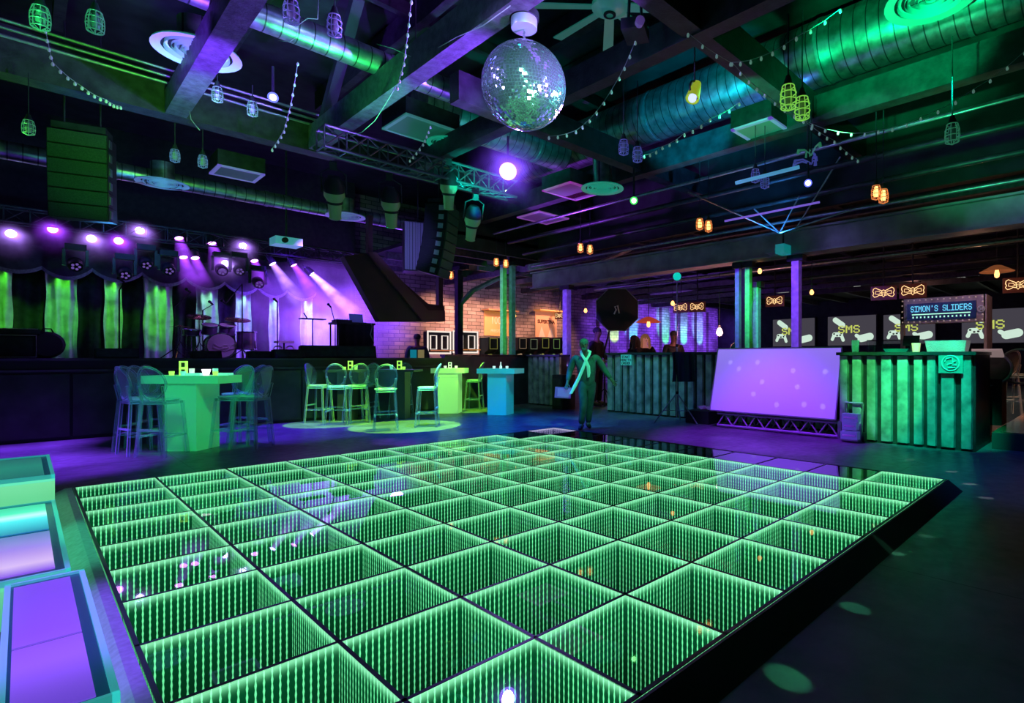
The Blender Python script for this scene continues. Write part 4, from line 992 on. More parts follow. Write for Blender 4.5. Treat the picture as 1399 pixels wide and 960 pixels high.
# ------------------------------------------------------------------ lane screens and neon signs
M['tvbg'] = emat('grey_screen_image', (.055, .05, .065), 1.0, 'NONE'); M['tvw'] = emat('pale_green_image', (.55, .72, .6), 1.1, 'NONE'); M['tvy'] = emat('yellow_green_image', (.55, .62, .12), 1.0, 'NONE'); M['tvk'] = emat('dark_image', (.02, .02, .02), 1, 'NONE')
def capsule2(mb, x, p, q, r, n=8):
    p, q = Vector(p), Vector(q); d = (q - p).normalized(); nn = Vector((-d.y, d.x)); ring = []
    for i in range(n + 1): an = pi / 2 - pi * i / n; ring.append(q + (d * cos(an) + nn * sin(an)) * r)
    for i in range(n + 1): an = pi / 2 - pi * i / n; ring.append(p + (-d * cos(an) - nn * sin(an)) * r)
    mb.add([(x, -v.x, v.y) for v in ring], [tuple(range(len(ring)))])
def lane_screen(label, ya, yb):
    X_ = 31.6; t = thing('lane_screen', label, 'screen', (X_, (ya + yb) / 2, 2.86), 0, 'screens over the bowling lanes'); W = ya - yb; Hh = W * .635
    MB().bb((0, -W / 2, -Hh / 2), (.1, W / 2, Hh / 2)).build('display', M['tvbg'], t); MB().bb((.1, -W / 2 - .06, -Hh / 2 - .06), (.2, W / 2 + .06, Hh / 2 + .06)).build('bezel', M['black'], t)
    k = W / 2.56
    mb = MB(); capsule2(mb, -.01, (-.85 * k, .62 * k), (-.45 * k, .32 * k), .15 * k); mb.build('pin_picture', M['tvw'], t)
    mb = MB(); capsule2(mb, -.01, (.55 * k, -.45 * k), (1.0 * k, -.35 * k), .2 * k); capsule2(mb, -.01, (.3 * k, -.28 * k), (.55 * k, -.45 * k), .1 * k); mb.build('shoe_picture', M['tvw'], t)
    mb = MB(); capsule2(mb, -.012, (-.9 * k, -.2 * k), (-.55 * k, -.2 * k), .13 * k); capsule2(mb, -.012, (-.95 * k, -.3 * k), (-1.02 * k, -.46 * k), .09 * k); capsule2(mb, -.012, (-.5 * k, -.3 * k), (-.42 * k, -.52 * k), .09 * k)
    pad = mb.build('gamepad_picture', M['tvw'], t)
    mb = MB()
    for x_, z_ in ((-.92, -.16), (-.58, -.24), (-.52, -.14), (-.75, -.26)): capsule2(mb, -.02, (x_ * k - .01, z_ * k), (x_ * k + .01, z_ * k), .045 * k)
    mb.build('gamepad_buttons', M['tvk'], pad)
    pixeltext('SMS', 1.15 * k, .42 * k, M['tvy'], t, (-.02, .1 * k, .08 * k), th=.03)
    return t
def yr(px): tt = (px - CX) / F; return 31.6 * (CA - SA * tt) / (SA + CA * tt)
for pa, pb, lab in ((1056, 1112, 'lane screen reading SMS, cut by the purple column'), (1131, 1196, 'lane screen reading SMS with nothing in front of it'), (1207, 1277, 'lane screen reading SMS behind the left post of the stall frame'), (1314, 1401, 'lane screen reading SMS at the right edge beyond the stall frame')):
    lane_screen(lab, yr(pa), yr(pb))
M['neon'] = emat('warm_neon', (1.0, .62, .28), 1.6, 'NONE'); M['signred'] = mat('dark_red_sign_back', (.06, .015, .012), .5, em=(.1, .02, .01), es=.25)
def bow_sign(label, px, py, wpx, X_):
    c = gX(px, py, X_); d = SA * c.x + CA * c.y; W = wpx / F * d; rz = 0
    t = thing('neon_sign', label, 'neon sign', c, radians(12), 'bow shaped neon signs')
    MB().bb((.02, -W * .57, -W * .34), (.08, W * .57, W * .34)).build('sign_box', M['signred'], t)
    mb = MB(); r = W * .016
    for s in (-1, 1):
        mb.path([(0, s * W * q, W * z) for q, z in ((.06, .1), (.2, .17), (.36, .26), (.45, .2), (.47, .08), (.43, 0), (.47, -.1), (.4, -.19), (.3, -.17), (.18, -.1), (.06, -.12))], r, 5)
        mb.path([(0, s * W * q, W * z) for q, z in ((.1, 0), (.2, .09), (.34, .1), (.36, -.04), (.22, -.06), (.1, 0))], r * .8, 5, True)
    mb.path([(0, W * q, W * z) for q, z in ((-.08, .1), (0, .15), (.08, .1), (.06, -.12), (0, -.2), (-.06, -.12))], r, 5, True)
    mb.bar((0, -.06 * W, .03 * W), (0, .06 * W, .03 * W), r); mb.bar((0, -.05 * W, -.05 * W), (0, .05 * W, -.05 * W), r)
    mb.build('neon_tube', M['neon'], t)
    MB().tube((.05, 0, W * .34), (.05, 0, 4.6 - c.z), .02, n=6).build('hanger', M['dark'], t)
for px, py, wp, X_, lab in ((929.5, 420, 20, 15, 'left of the two bow shaped neon signs above the tripod'), (952, 419, 20, 15, 'right of the two bow shaped neon signs above the tripod'), (1058, 411, 22, 15, 'bow shaped neon sign just left of the purple column'), (1207, 400, 28, 14.5, 'left of the two bow shaped neon signs above the stall sign'), (1247, 397, 29, 14.5, 'right of the two bow shaped neon signs above the stall sign'), (1391, 389, 30, 14.5, 'bow shaped neon sign cut by the right edge of the picture'), (764, 431, 14, 17.0, 'small bow shaped neon sign left of the uplit purple column by the wall')):
    bow_sign(lab, px, py, wp, X_)

# ------------------------------------------------------------------ things at the far brick wall
M['art1'] = mat('orange_poster', (.75, .35, .15), .6, em=(1, .32, .06), es=.35); M['art2'] = mat('tan_poster', (.7, .4, .25), .6, em=(1, .35, .1), es=.25); M['artink'] = mat('poster_ink', (.12, .04, .02), .7); M['artpale'] = mat('poster_pale', (.8, .6, .45), .6, em=(1, .55, .3), es=.25)
def wall_pt(px, py): return gY(px, py, 19.98)
RY = (pi / 2, 0, 0)
p0, p1 = wall_pt(661, 458), wall_pt(697, 427)
t = thing('poster', 'orange lamp-lit poster partly hidden by the green column', 'poster', ((p0.x + p1.x) / 2, 19.98, p0.z)); W, Hh = p1.x - p0.x, p1.z - p0.z
MB().bb((-W / 2, -.03, 0), (W / 2, 0, Hh)).build('sheet', M['art1'], t); textobj('1000', Hh * .42, M['artpale'], t, (0, -.035, Hh * .62), RY, 'lettering', .004, .8); textobj('FREEZONE', Hh * .16, M['artpale'], t, (0, -.035, Hh * .2), RY, 'lettering', .004, .9)
mb = MB(); mb.bb((-W / 2 - .1, -.5, Hh), (W / 2 + .1, 0, Hh + .06)); mb.build('awning', mat('awning_wood', (.5, .25, .12), .6), t)
p0, p1 = wall_pt(731, 460), wall_pt(760, 427)
t = thing('poster', 'tan lamp-lit poster with dark lettering left of the purple column', 'poster', ((p0.x + p1.x) / 2, 19.98, p0.z)); W, Hh = p1.x - p0.x, p1.z - p0.z
MB().bb((-W / 2, -.03, 0), (W / 2, 0, Hh)).build('sheet', M['art2'], t); textobj('SUPERTINA', Hh * .19, M['artink'], t, (0, -.035, Hh * .6), RY, 'lettering', .004, .9, .01)
mb = MB()
for s in (-1, 1): mb.add([(s * W * .05, -.035, 0), (s * W * .36, -.035, 0), (s * W * .22, -.035, Hh * .42)], [(0, 1, 2)])
mb.build('figures_picture', M['artpale'], t); mb = MB(); mb.bb((-W / 2 - .1, -.5, Hh), (W / 2 + .1, 0, Hh + .06)); mb.build('awning', M['art1'], t)
# basketball machines
M['boardw'] = emat('white_neon_outline', (1., .85, .75), 1.0, 'NONE'); M['rampwood'] = mat('pink_lit_ramp', (.6, .4, .35), .5, em=(1, .4, .25), es=.12)
def hoops(label, pa, pb):
    a, b = gY(pa, 470, 18.6), gY(pb, 470, 18.6); W = b.x - a.x; zt_ = gY((pa + pb) / 2, 453, 18.6).z
    t = thing('basketball_machine', label, 'arcade game', ((a.x + b.x) / 2, 18.6, 0), 0, 'basketball machines by the brick wall')
    MB().bb((-W / 2, -.05, 0), (W / 2, .25, zt_)).build('backboard', M['black'], t); MB().prism([(-W / 2, -.05, 1.5), (-W / 2, -1.5, .9), (-W / 2, -1.5, 0), (-W / 2, -.05, 0)], (W, 0, 0)).build('ball_ramp', M['rampwood'], t)
    for s in (-1, 1):
        mb = MB(); c = s * W * .25; hh = W * .13; mb.path([(c - hh, -.07, zt_ - .65), (c + hh, -.07, zt_ - .65), (c + hh, -.07, zt_ - .15), (c - hh, -.07, zt_ - .15)], .025, 5, True); mb.build('target_square', M['boardw'], t)
        mb = MB(); mb.torus((c, -.3, zt_ - .7), .2, .02, 18, 6); mb.build('hoop', M['art1'], t)
    mb = MB(); mb.path([(-W / 2, -.08, zt_ - .8), (W / 2, -.08, zt_ - .8), (W / 2, -.08, zt_), (-W / 2, -.08, zt_)], .04, 5, True); mb.build('neon_outline', M['boardw'], t)
hoops('left basketball machine with two square targets by the brick wall', 583, 614); hoops('right basketball machine with two square targets by the brick wall', 618, 651)
def arcade(label, px, k):
    c = gY(px, 480, 18.3); t = thing('arcade_cabinet', label, 'arcade game', (c.x, 18.3, 0), 0, 'row of arcade cabinets by the brick wall'); zt_ = gY(px, 461 + (k % 2), 18.3).z
    MB().prism([(-.21, .3, 0), (-.21, .3, zt_), (-.21, -.35, zt_), (-.21, -.3, zt_ - .5), (-.21, -.05, zt_ - .6), (-.21, -.1, 1.25), (-.21, -.55, 1.1), (-.21, -.5, 0)], (.42, 0, 0)).build('cabinet', M['black'], t)
    colr = ((.6, .6, .12), (.4, .7, .2), (.75, .5, .3), (.5, .6, .35))[k % 4]; m = emat('arcade_art_%d' % k, colr, .4, 'NONE')
    MB().bb((-.17, -.09, 1.35), (.17, -.06, zt_ - .7)).build('screen', M['tvk'], t); mb = MB(); rnd = random.Random(k)
    for q in range(4): mb.lathe([(0, 0), (rnd.uniform(.03, .08), 0)], 8, Matrix.Translation((rnd.uniform(-.1, .1), -.11, rnd.uniform(1.45, zt_ - .75))) @ Matrix.Rotation(pi / 2, 4, 'X'))
    mb.build('screen_picture', m, t); mb = MB(); mb.path([(-.17, -.37, zt_ - .45), (.17, -.37, zt_ - .45), (.17, -.37, zt_ - .05), (-.17, -.37, zt_ - .05)], .012, 4, True); mb.build('marquee_outline', m, t)
for k, (px, lab) in enumerate(((667, 'arcade cabinet left of the green column'), (681, 'arcade cabinet half hidden by the green column'), (707, 'arcade cabinet just right of the green column'), (722, 'second arcade cabinet right of the green column'), (738, 'arcade cabinet under the tan poster'), (753, 'arcade cabinet left of the purple column'), (766, 'arcade cabinet touching the purple column'))): arcade(lab, px, k)
# pilasters on the violet lit wall
for k, px in enumerate((822, 836, 862, 906, 931, 953, 969)):
    c = wall_pt(px, 450); o = MB().bb((c.x - .35, 19.8, 0), (c.x + .35, 19.98, 4.3)).build('trim_%d' % (k + 3), M['brick']); struct(o)
# right background: ball return, clear chairs
t = thing('ball_return', 'black pedestal ball return with a tilted round hood beside the lane floor', 'ball return', Vector((gX(1350, 560, 10.9).x, gX(1350, 560, 10.9).y, .26)))
MB().bb((-.25, -.22, 0), (.25, .22, .75)).build('pedestal', M['black'], t); MB().lathe([(.3, -.02), (.33, .0), (.3, .04), (0, .06)], 24, Matrix.Translation((0, 0, .9)) @ Matrix.Rotation(radians(-55), 4, 'Y')).build('hood', M['black'], t, True)
mb = MB(); mb.torus((-.05, 0, .9), .33, .022, 28, 6, Matrix.Rotation(radians(-55), 4, 'Y')); mb.torus((.3, -.4, .95), .3, .02, 28, 6, Matrix.Rotation(radians(-70), 4, 'Y')); mb.build('hood_ring', M['steel'], t)
MB().box((.0, 0, 1.15), (.35, .42, .03), Matrix.Rotation(radians(25), 3, 'Y')).build('score_tray', mat('pale_tray', (.7, .6, .6), .4, em=(1, .7, .7), es=.2), t)
for k, (px, lab) in enumerate(((1371, 'clear stool nearer the ball return on the lane floor'), (1393, 'clear stool at the right edge on the lane floor'))):
    c = gX(px, 545, 12.6 + k * .3); dup(st0, (c.x, c.y, .26), 2.4 + k * .5, lab, 'clear stools on the lane floor')
# small fixtures above the far lanes
mb = None
for k, (px, py) in enumerate(((1124, 373), (1127, 381), (1143, 382), (1156, 386), (1166, 369), (1171, 389), (1059, 397), (1066, 397), (1074, 398), (1303, 370), (1312, 375), (1321, 379), (1333, 373))):
    c = gX(px, py, 26); t = thing('track_lamp', 'small white track lamp over the dark lanes, %s from the left' % ('first second third fourth fifth sixth seventh eighth ninth tenth eleventh twelfth thirteenth'.split()[sorted([1124, 1127, 1143, 1156, 1166, 1171, 1059, 1066, 1074, 1303, 1312, 1321, 1333]).index(px)]), 'ceiling lamp', c, 0, 'track lamps over the lanes')
    MB().lathe([(0, .25), (.05, .22), (.16, -.1), (0, -.05)], 10).build('shade', mat('track_shade%d' % k, (.5, .5, .5), .5, em=(.7, .75, .7), es=.35), t, True); MB().tube((0, 0, .2), (0, 0, 4.62 - c.z), .012, n=5).build('stem', M['dark'], t)
# ------------------------------------------------------------------ ceiling structure
def beam(a, b, w, h, m=None, zb=None):
    """timber beam whose underside is at the given points"""
    a, b = Vector(a), Vector(b); up = Vector((0, 0, h / 2)); o = MB().bar(a + up, b + up, w, h).build('ceiling_beam', m or M['beamwood']); return struct(o)
ZB = 5.0
# deep girder running away to the right, with three pipes along it
beam((-3, 10.62, ZB), (3.9, 10.62, ZB), .3, .62)
beam((3.9, 10.75, ZB + .1), (10.6, 10.75, ZB + .1), .25, .5)
for k, lab in enumerate(('lowest of the three thin pipes along the deep girder', 'middle of the three thin pipes along the deep girder', 'topmost of the three thin pipes along the deep girder')):
    z = 5.42 + k * .1; o = MB().tube((-3, 10.36, z), (3.7, 10.36, z), .022, n=8).build('conduit_pipe', M['steel']); tag(o, lab, 'pipe', 'pipes along the deep girder')
# beams along Y
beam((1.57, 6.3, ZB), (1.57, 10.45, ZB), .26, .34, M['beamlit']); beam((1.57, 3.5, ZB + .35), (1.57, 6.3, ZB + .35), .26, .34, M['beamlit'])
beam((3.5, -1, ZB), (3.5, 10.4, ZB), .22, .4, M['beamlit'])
beam((5.25, -2, ZB), (5.25, 10.4, ZB), .2, .36, M['beamwood'])
beam((8.35, -2, ZB - .05), (8.35, 12.6, ZB - .05), .22, .42, M['beamwood'])
for yy in (3.55, 7.0): beam((3.6 if yy < 5 else 4.2, yy, ZB + .02), (10.6, yy, ZB + .02), .24, .42, M['beamwood'])
# diagonal knee braces
def strut(a, b, w=.16): struct(MB().bar(a, b, w).build('ceiling_brace', M['deck']))
strut((3.5, 10.3, 5.0), (3.5, 8.6, 6.9), .16); strut((3.6, 10.4, 5.1), (5.3, 8.4, 7.0), .14)
# purlins of the deck and pipes in the right half
for k, xx in enumerate((.4, 2.5, 4.4, 6.3, 7.4, 9.6)): beam((xx, -3, 6.75), (xx, 12.9, 6.75), .14, .4, M['beamwood'])
for k, yy in enumerate((1.5, 5.3, 8.6)): beam((-3, yy, 6.95), (10.6, yy, 6.95), .12, .22, M['beamwood'])
# girder between hall and lanes on the columns
M['girder'] = mat('grey_painted_girder', (.30, .29, .29), .55, var=.3, vs=3)
struct(MB().bb((10.35, -3, 3.42), (10.6, 12.9, 3.84)).build('ceiling_girder', M['girder'])); struct(MB().bb((10.26, -3, 3.39), (10.68, 12.9, 3.43)).build('ceiling_girder_flange', M['girder']))
struct(MB().bb((10.26, -3, 3.84), (10.68, 12.9, 3.88)).build('ceiling_girder_flange', M['girder']))
for k, (x_, z_, r_, m_, lab) in enumerate(((10.0, 3.98, .03, M['steel'], 'thin pale pipe running just above the grey girder'), (9.7, 4.3, .045, M['dark'], 'dark pipe above the thin pale pipe, over the counter'), (9.2, 4.55, .05, M['dark'], 'thicker dark pipe high over the right counter'), (8.7, 4.72, .03, M['steel'], 'thin grey pipe beside the timber beam on the right'), (12.6, 3.55, .04, M['steel'], 'pale pipe under the low ceiling beyond the girder'), (15.5, 3.65, .05, M['dark'], 'dark pipe deep over the lanes'))):
    o = MB().tube((x_, -3, z_), (x_, 12.5, z_), r_, n=10).build('ceiling_pipe', m_, None, True); tag(o, lab, 'pipe', 'pipes running along the right ceiling')
for k in range(9):
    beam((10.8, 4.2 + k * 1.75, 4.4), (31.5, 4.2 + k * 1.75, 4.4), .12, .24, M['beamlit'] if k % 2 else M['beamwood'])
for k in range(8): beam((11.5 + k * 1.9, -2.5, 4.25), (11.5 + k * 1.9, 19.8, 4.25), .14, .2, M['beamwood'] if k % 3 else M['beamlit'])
for k in range(6): beam((7.7, 13.6 + k * 1.05, 4.42), (10.6, 13.6 + k * 1.05, 4.42), .12, .22, M['beamlit'])

# ------------------------------------------------------------------ columns
M['colv'] = mat('violet_lit_column', (.3, .16, .7), .5, var=.25, vs=10); M['colg'] = mat('green_lit_column', (.2, .6, .3), .5, var=.25, vs=10)  # base tints carry the coloured light that falls on these columns
def column(label, x, y, w, zt, m=None, rz=0):
    t = thing('timber_column', label, 'column', (x, y, 0), rz); MB().bb((-w / 2, -w / 2, 0), (w / 2, w / 2, zt)).build('shaft', m or M['column'], t)
    MB().bb((-w / 2 - .03, -w / 2 - .03, 0), (w / 2 + .03, w / 2 + .03, .16)).build('base_block', M['dark'], t); MB().bb((-w / 2 - .02, -w * 1.1, zt - .12), (w / 2 + .02, w * 1.1, zt)).build('cap', M['dark'], t); return t
column('violet lit timber column standing between the leaning screen and the lane screens', 10.47, 4.72, .15, 3.39)
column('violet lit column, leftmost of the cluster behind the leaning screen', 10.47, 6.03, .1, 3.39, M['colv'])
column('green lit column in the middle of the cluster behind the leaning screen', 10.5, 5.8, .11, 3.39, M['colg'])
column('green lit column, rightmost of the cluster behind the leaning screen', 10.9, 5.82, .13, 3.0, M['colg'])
column('dark post between the two green columns behind the leaning screen', 10.9, 6.08, .15, 3.8, M['dark'])
column('green lit column rising behind the half wall, before the orange poster', 10.35, 14.35, .15, 4.4)
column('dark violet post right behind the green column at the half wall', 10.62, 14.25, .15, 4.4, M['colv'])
column('violet uplit column at the gap in the counter left of the man', 10.47, 11.5, .17, 3.39)
column('dark timber post with a curved brace before the brick wall', 9.95, 16.3, .2, 4.4, M['beamwood'])
struct(MB().path([(9.95, 16.3, 3.1), (10.3, 16.0, 3.6), (10.9, 15.5, 4.0), (11.7, 14.8, 4.3)], .09, 6).build('ceiling_brace', M['beamwood']))
struct(MB().path([(10.4, 11.3, 3.55), (10.9, 10.6, 4.0), (11.4, 9.9, 4.35)], .06, 6).build('ceiling_brace', M['column']))
t = thing('speaker_cabinet', 'small dark cabinet at the foot of the violet uplit column', 'cabinet', (9.7, 10.75, 0)); MB().bb((-.25, -.2, 0), (.2, .2, .9)).build('cabinet_body', M['black'], t); MB().bb((-.265, -.16, .1), (-.25, .16, .8)).build('front_panel', M['dark'], t)

# ------------------------------------------------------------------ ducts
def duct(label, a, b, r, m, collars, axis):
    a, b = Vector(a), Vector(b); t = thing('spiral_duct', label, 'duct', (0, 0, 0)); MB().tube(a, b, r, n=40).build('duct_shell', m, t, True)
    d = (b - a).normalized()
    for c in collars:
        p = a + d * c; MB().tube(p - d * .03, p + d * .03, r + .012, n=40).build('collar', M['steel'], t, True)
    for c in collars[::2]:
        p = a + d * (c + .4); MB().tube(p + Vector((0, 0, r)), (p.x, p.y, 7.2), .01, n=5).build('hanger_rod', M['dark'], t)
    return t
duct('large spiral duct lit bright green, crossing the upper right of the ceiling', (8.9, -2.5, 6.35), (8.9, 12.6, 6.35), .5, M['ducty'], [1.5, 4.0, 6.0, 9.5, 12.5], 1)
duct('slim green lit duct crossing the upper left of the ceiling', (-2.8, 7.75, 5.55), (6.4, 7.75, 5.55), .17, M['ductx'], [2.2, 4.6, 6.4, 8.2], 0)
duct('long teal duct low over the front of the stage', (-2.8, 14.0, 4.9), (7.2, 14.0, 4.9), .16, M['ductx'], [1.5, 4.0, 6.5], 0)
duct('short teal duct section seen under the mirror ball', (4.8, 9.2, 5.9), (8.2, 9.2, 5.9), .36, M['ductx'], [1.2, 2.6], 0)
# ceiling diffusers
def diffuser(label, c, R, em, neck=.4, zt=7.2):
    t = thing('ceiling_diffuser', label, 'air diffuser', c, 0, 'round ceiling diffusers')
    m = mat('diffuser_metal', (.6, .65, .65), .45, .2, em=em, es=.16)  # faint emission puts the coloured light into the metal
    MB().lathe([(R, .0), (R * .98, .02), (R * .8, .03), (R * .78, .01), (R, -.005)], 32).build('outer_ring', m, t, True)
    for k, q in enumerate((.72, .5, .28)): MB().lathe([(R * (q + .13), .03), (R * q, .035)], 28).build('dark_gap', M['black'], t); MB().lathe([(R * q, -.01 - .01 * k), (R * q * .98, .05), (R * (q - .16), .06), (R * (q - .16), -.0)], 28).build('cone_ring', m, t, True)
    MB().tube((0, 0, .03), (0, 0, neck), R * .45, n=20).build('neck', M['ductx'], t, True)
diffuser('large green diffuser crossed by the violet beam at upper left', gz(270, 73, 5.3) , .48, (.05, .8, .5))
diffuser('blue lit diffuser low above the stage near the left speaker', gz(222, 251, 4.75), .42, (.1, .3, 1.0))
diffuser('bright teal diffuser right below the mirror ball', gz(823, 258, 4.75), .43, (.0, .9, .55), .6)
diffuser('large dim green diffuser cut by the top edge above the big duct', gz(1272, 0, 5.75), .52, (.0, .35, .15), .2)
diffuser('pale blue diffuser above the stage behind the green spotlights', gz(472, 296, 4.6), .42, (.2, .25, 1.0))
diffuser('green diffuser half hidden behind the hung speaker near the starburst lamp', gz(612, 197, 5.3), .38, (.0, .8, .4))
# big ceiling fan
fc = gd(833, 12, 7.9); t = thing('ceiling_fan', 'big pale green eight-blade ceiling fan behind the mirror ball', 'ceiling fan', fc, 0)
mfan = mat('fan_blade_metal', (.55, .6, .58), .4, .3, em=(.02, .6, .4), es=.12)
for k in range(8):
    an = k * pi / 4 + 3.92 ; R = Matrix.Rotation(an, 4, 'Z'); mb = MB(); vs = [R @ Vector(v) for v in ((.2, -.07, .03), (1.15, -.085, .03), (1.15, .085, -.0), (.2, .07, -.0))]; mb.add(vs + [v + Vector((0, 0, .02)) for v in vs], [(0, 1, 2, 3), (7, 6, 5, 4), (0, 4, 5, 1), (1, 5, 6, 2), (2, 6, 7, 3), (3, 7, 4, 0)]); mb.build('blade', mfan, t)
MB().lathe([(0, -.08), (.1, -.08), (.2, -.04), (.26, .0), (.26, .06), (.12, .12), (0, .12)], 24).build('hub', mfan, t, True); MB().lathe([(.05, -.1), (.09, -.1), (.09, -.08)], 16).build('hub_cap', M['dark'], t); MB().tube((0, 0, .1), (0, 0, 7.2 - fc.z), .04, n=8).build('down_rod', M['dark'], t)

# ------------------------------------------------------------------ mirror ball
bc = gd(716, 118, 5.9); BR = .45
tN = NT('mirror_tiles'); tc = tN.n('ShaderNodeTexCoord'); sx = tN.n('ShaderNodeSeparateXYZ', i_0=tc.outputs['Object'])
rings = 44
th = tN.math('ARCCOSINE', tN.math('DIVIDE', sx.outputs[2], BR)); v = tN.math('MULTIPLY', th, rings / pi)
ri = tN.math('FLOOR', v); cnt = tN.math('ROUND', tN.math('MULTIPLY', tN.math('SINE', tN.math('MULTIPLY', tN.math('ADD', ri, .5), pi / rings)), rings * 2.0))
phi = tN.math('DIVIDE', tN.math('ADD', tN.math('ARCTAN2', sx.outputs[1], sx.outputs[0]), pi), 2 * pi); u = tN.math('MULTIPLY', phi, cnt)
g = tN.math('MAXIMUM', tN.math('LESS_THAN', tN.math('FRACT', u), .09), tN.math('LESS_THAN', tN.math('FRACT', v), .09))
cmb = tN.n('ShaderNodeCombineXYZ', i_0=tN.math('FLOOR', u), i_1=ri, i_2=1.0); wn = tN.n('ShaderNodeTexWhiteNoise', noise_dimensions='3D', i_Vector=cmb.outputs[0])
vm = tN.n('ShaderNodeVectorMath', operation='SUBTRACT'); tN.link(wn.outputs['Color'], vm.inputs[0]); vm.inputs[1].default_value = (.5, .5, .5)
vs_ = tN.n('ShaderNodeVectorMath', operation='SCALE'); tN.link(vm.outputs[0], vs_.inputs[0]); vs_.inputs['Scale'].default_value = .36
ge = tN.n('ShaderNodeNewGeometry'); va_ = tN.n('ShaderNodeVectorMath', operation='ADD'); tN.link(ge.outputs['Normal'], va_.inputs[0]); tN.link(vs_.outputs[0], va_.inputs[1])
nz = tN.n('ShaderNodeVectorMath', operation='NORMALIZE'); tN.link(va_.outputs[0], nz.inputs[0])
gl = tN.n('ShaderNodeBsdfGlossy', i_Color=(.95, .97, 1, 1), i_Roughness=.1); tN.link(nz.outputs[0], gl.inputs['Normal'])
dfx = tN.n('ShaderNodeBsdfPrincipled', i_Base_Color=(.05, .06, .08, 1), i_Roughness=.4); d2 = tN.n('ShaderNodeBsdfDiffuse', i_Color=(.6, .65, .7, 1)); m2 = tN.n('ShaderNodeMixShader', i_0=.06); tN.link(gl.outputs[0], m2.inputs[1]); tN.link(d2.outputs[0], m2.inputs[2])
ms = tN.n('ShaderNodeMixShader'); tN.link(g, ms.inputs[0]); tN.link(m2.outputs[0], ms.inputs[1]); tN.link(dfx.outputs[0], ms.inputs[2])
M['mirror'] = tN.surf(ms.outputs[0])
t = thing('mirror_ball', 'large mirror ball hanging over the dance floor', 'mirror ball', bc); MB().sphere((0, 0, 0), BR, 64).build('ball', M['mirror'], t, 'all')
mb = MB(); mb.tube((0, 0, BR - .01), (0, 0, BR + .16), .008, n=6)
for k in range(4): mb.torus((0, 0, BR + .02 + k * .035), .016, .005, 10, 5, Matrix.Rotation(pi / 2, 4, 'X') @ Matrix.Rotation(k % 2 * pi / 2, 4, 'Y'))
mb.build('chain', M['steel'], t)
t2 = thing('ball_motor', 'violet lit round motor housing from which the mirror ball hangs', 'motor', bc + Vector((0, 0, BR + .17)))
MB().lathe([(0, 0), (.135, 0), (.14, .01), (.14, .16), (.12, .17), (0, .17)], 28).build('motor_housing', mat('motor_metal', (.5, .48, .6), .35, .4), t2, True); MB().tube((0, 0, .17), (0, 0, ZB - bc.z - BR - .17), .16, n=20).build('drop_tube', M['dark'], t2, True)

# ------------------------------------------------------------------ lighting truss with green profile spots
truss('lighting_truss', 'lighting truss hanging across the hall in front of the stage', (3.1, 9.0, 4.72), (6.7, 9.0, 4.72), .32, 11, M['trussmetal'], .026)
M['greenlens'] = emat('green_lens', (.3, 1, .1), 2.5, 'NONE'); M['greentube'] = mat('green_lit_housing', (.3, .4, .25), .45, .2, em=(.1, .45, .03), es=.06)
def profile_spot():
    t = thing('profile_spotlight', '', 'spotlight', (0, 0, 0), 0, 'spotlights on the hall truss')
    MB().lathe([(0, .3), (.1, .3), (.14, .22), (.15, .05), (.1, -.05), (.085, -.3), (.095, -.31), (.08, -.32)], 18).build('housing', M['greentube'], t, True); MB().lathe([(0, .36), (.08, .35), (.125, .28), (.148, .2), (.15, .14), (.145, .12)], 18).build('rear_cap', M['black'], t, True); MB().lathe([(.118, -.02), (.118, -.06), (.1, -.06)], 18).build('gate_ring', M['black'], t); MB().lathe([(0, -.31), (.082, -.31)], 18).build('lens', M['greenlens'], t)
    mb = MB(); mb.path([(-.17, 0, .1), (-.17, 0, .4), (0, 0, .5), (.17, 0, .4), (.17, 0, .1)], .014, 6); mb.build('yoke', M['dark'], t); MB().bb((-.05, -.04, .46), (.05, .04, .58)).build('clamp', M['black'], t); return t
ps = profile_spot(); first = True
SPOTS = [((457, 272), (4.5, 11.7, 0), 'leftmost profile spotlight on the hall truss, glowing green and tilted'), ((534, 285), (5.3, 10.9, 0), 'second profile spotlight from the left on the hall truss'), ((645, 306), (6.6, 11.4, 0), 'profile spotlight at the right of the curved line array'), ((613, 262), (6.2, 10.6, 0), 'profile spotlight with small bright green tip before the curved speaker')]
spl = []
for (px, py), tg, lab in SPOTS:
    lc = gY(px, py, 9.0); spl.append((lc, tg)); rot = aim(Vector(tg) - lc + Vector((0, 0, -.5)))
    if first: ps.location = lc; ps.rotation_euler = rot; ps['label'] = lab; first = False
    else: dup(ps, lc, rot, lab)

# ------------------------------------------------------------------ bright moving head under the mirror ball, and other bare bright lamps
def bright_lamp(label, c, r, mlens, mring, hang=True, zt=5.0):
    t = thing('lit_spotlight', label, 'spotlight', c, 0, None, aim(CAM - c))
    MB().lathe([(0, .2), (r * .8, .18), (r * 1.15, .05), (r * 1.15, -.01), (r, -.01)], 20).build('housing', M['black'], t, True); MB().sphere((0, 0, -.0), r * .72, 16, (1, 1, .35)).build('lens', mlens, t); MB().lathe([(r * .7, -.005), (r * 1.12, -.012)], 24).build('lens_ring', mring, t)
    o = MB().tube((c.x, c.y, c.z + r), (c.x, c.y, zt), .018, n=6).build('drop_rod', M['dark']); o.parent = t; o.matrix_parent_inverse = Matrix.LocRotScale(c, t.rotation_euler, None).inverted(); return t
M['star'] = emat('white_violet_lens', (.8, .7, 1.), 40, 'NONE'); M['starring'] = emat('violet_lens_ring', (.3, .15, 1.), 6, 'NONE')
SL = gd(694, 234, 9.0); bright_lamp('brilliant white-violet spotlight shining at the camera below the mirror ball', SL, .125, M['star'], M['starring'], True, 5.0)
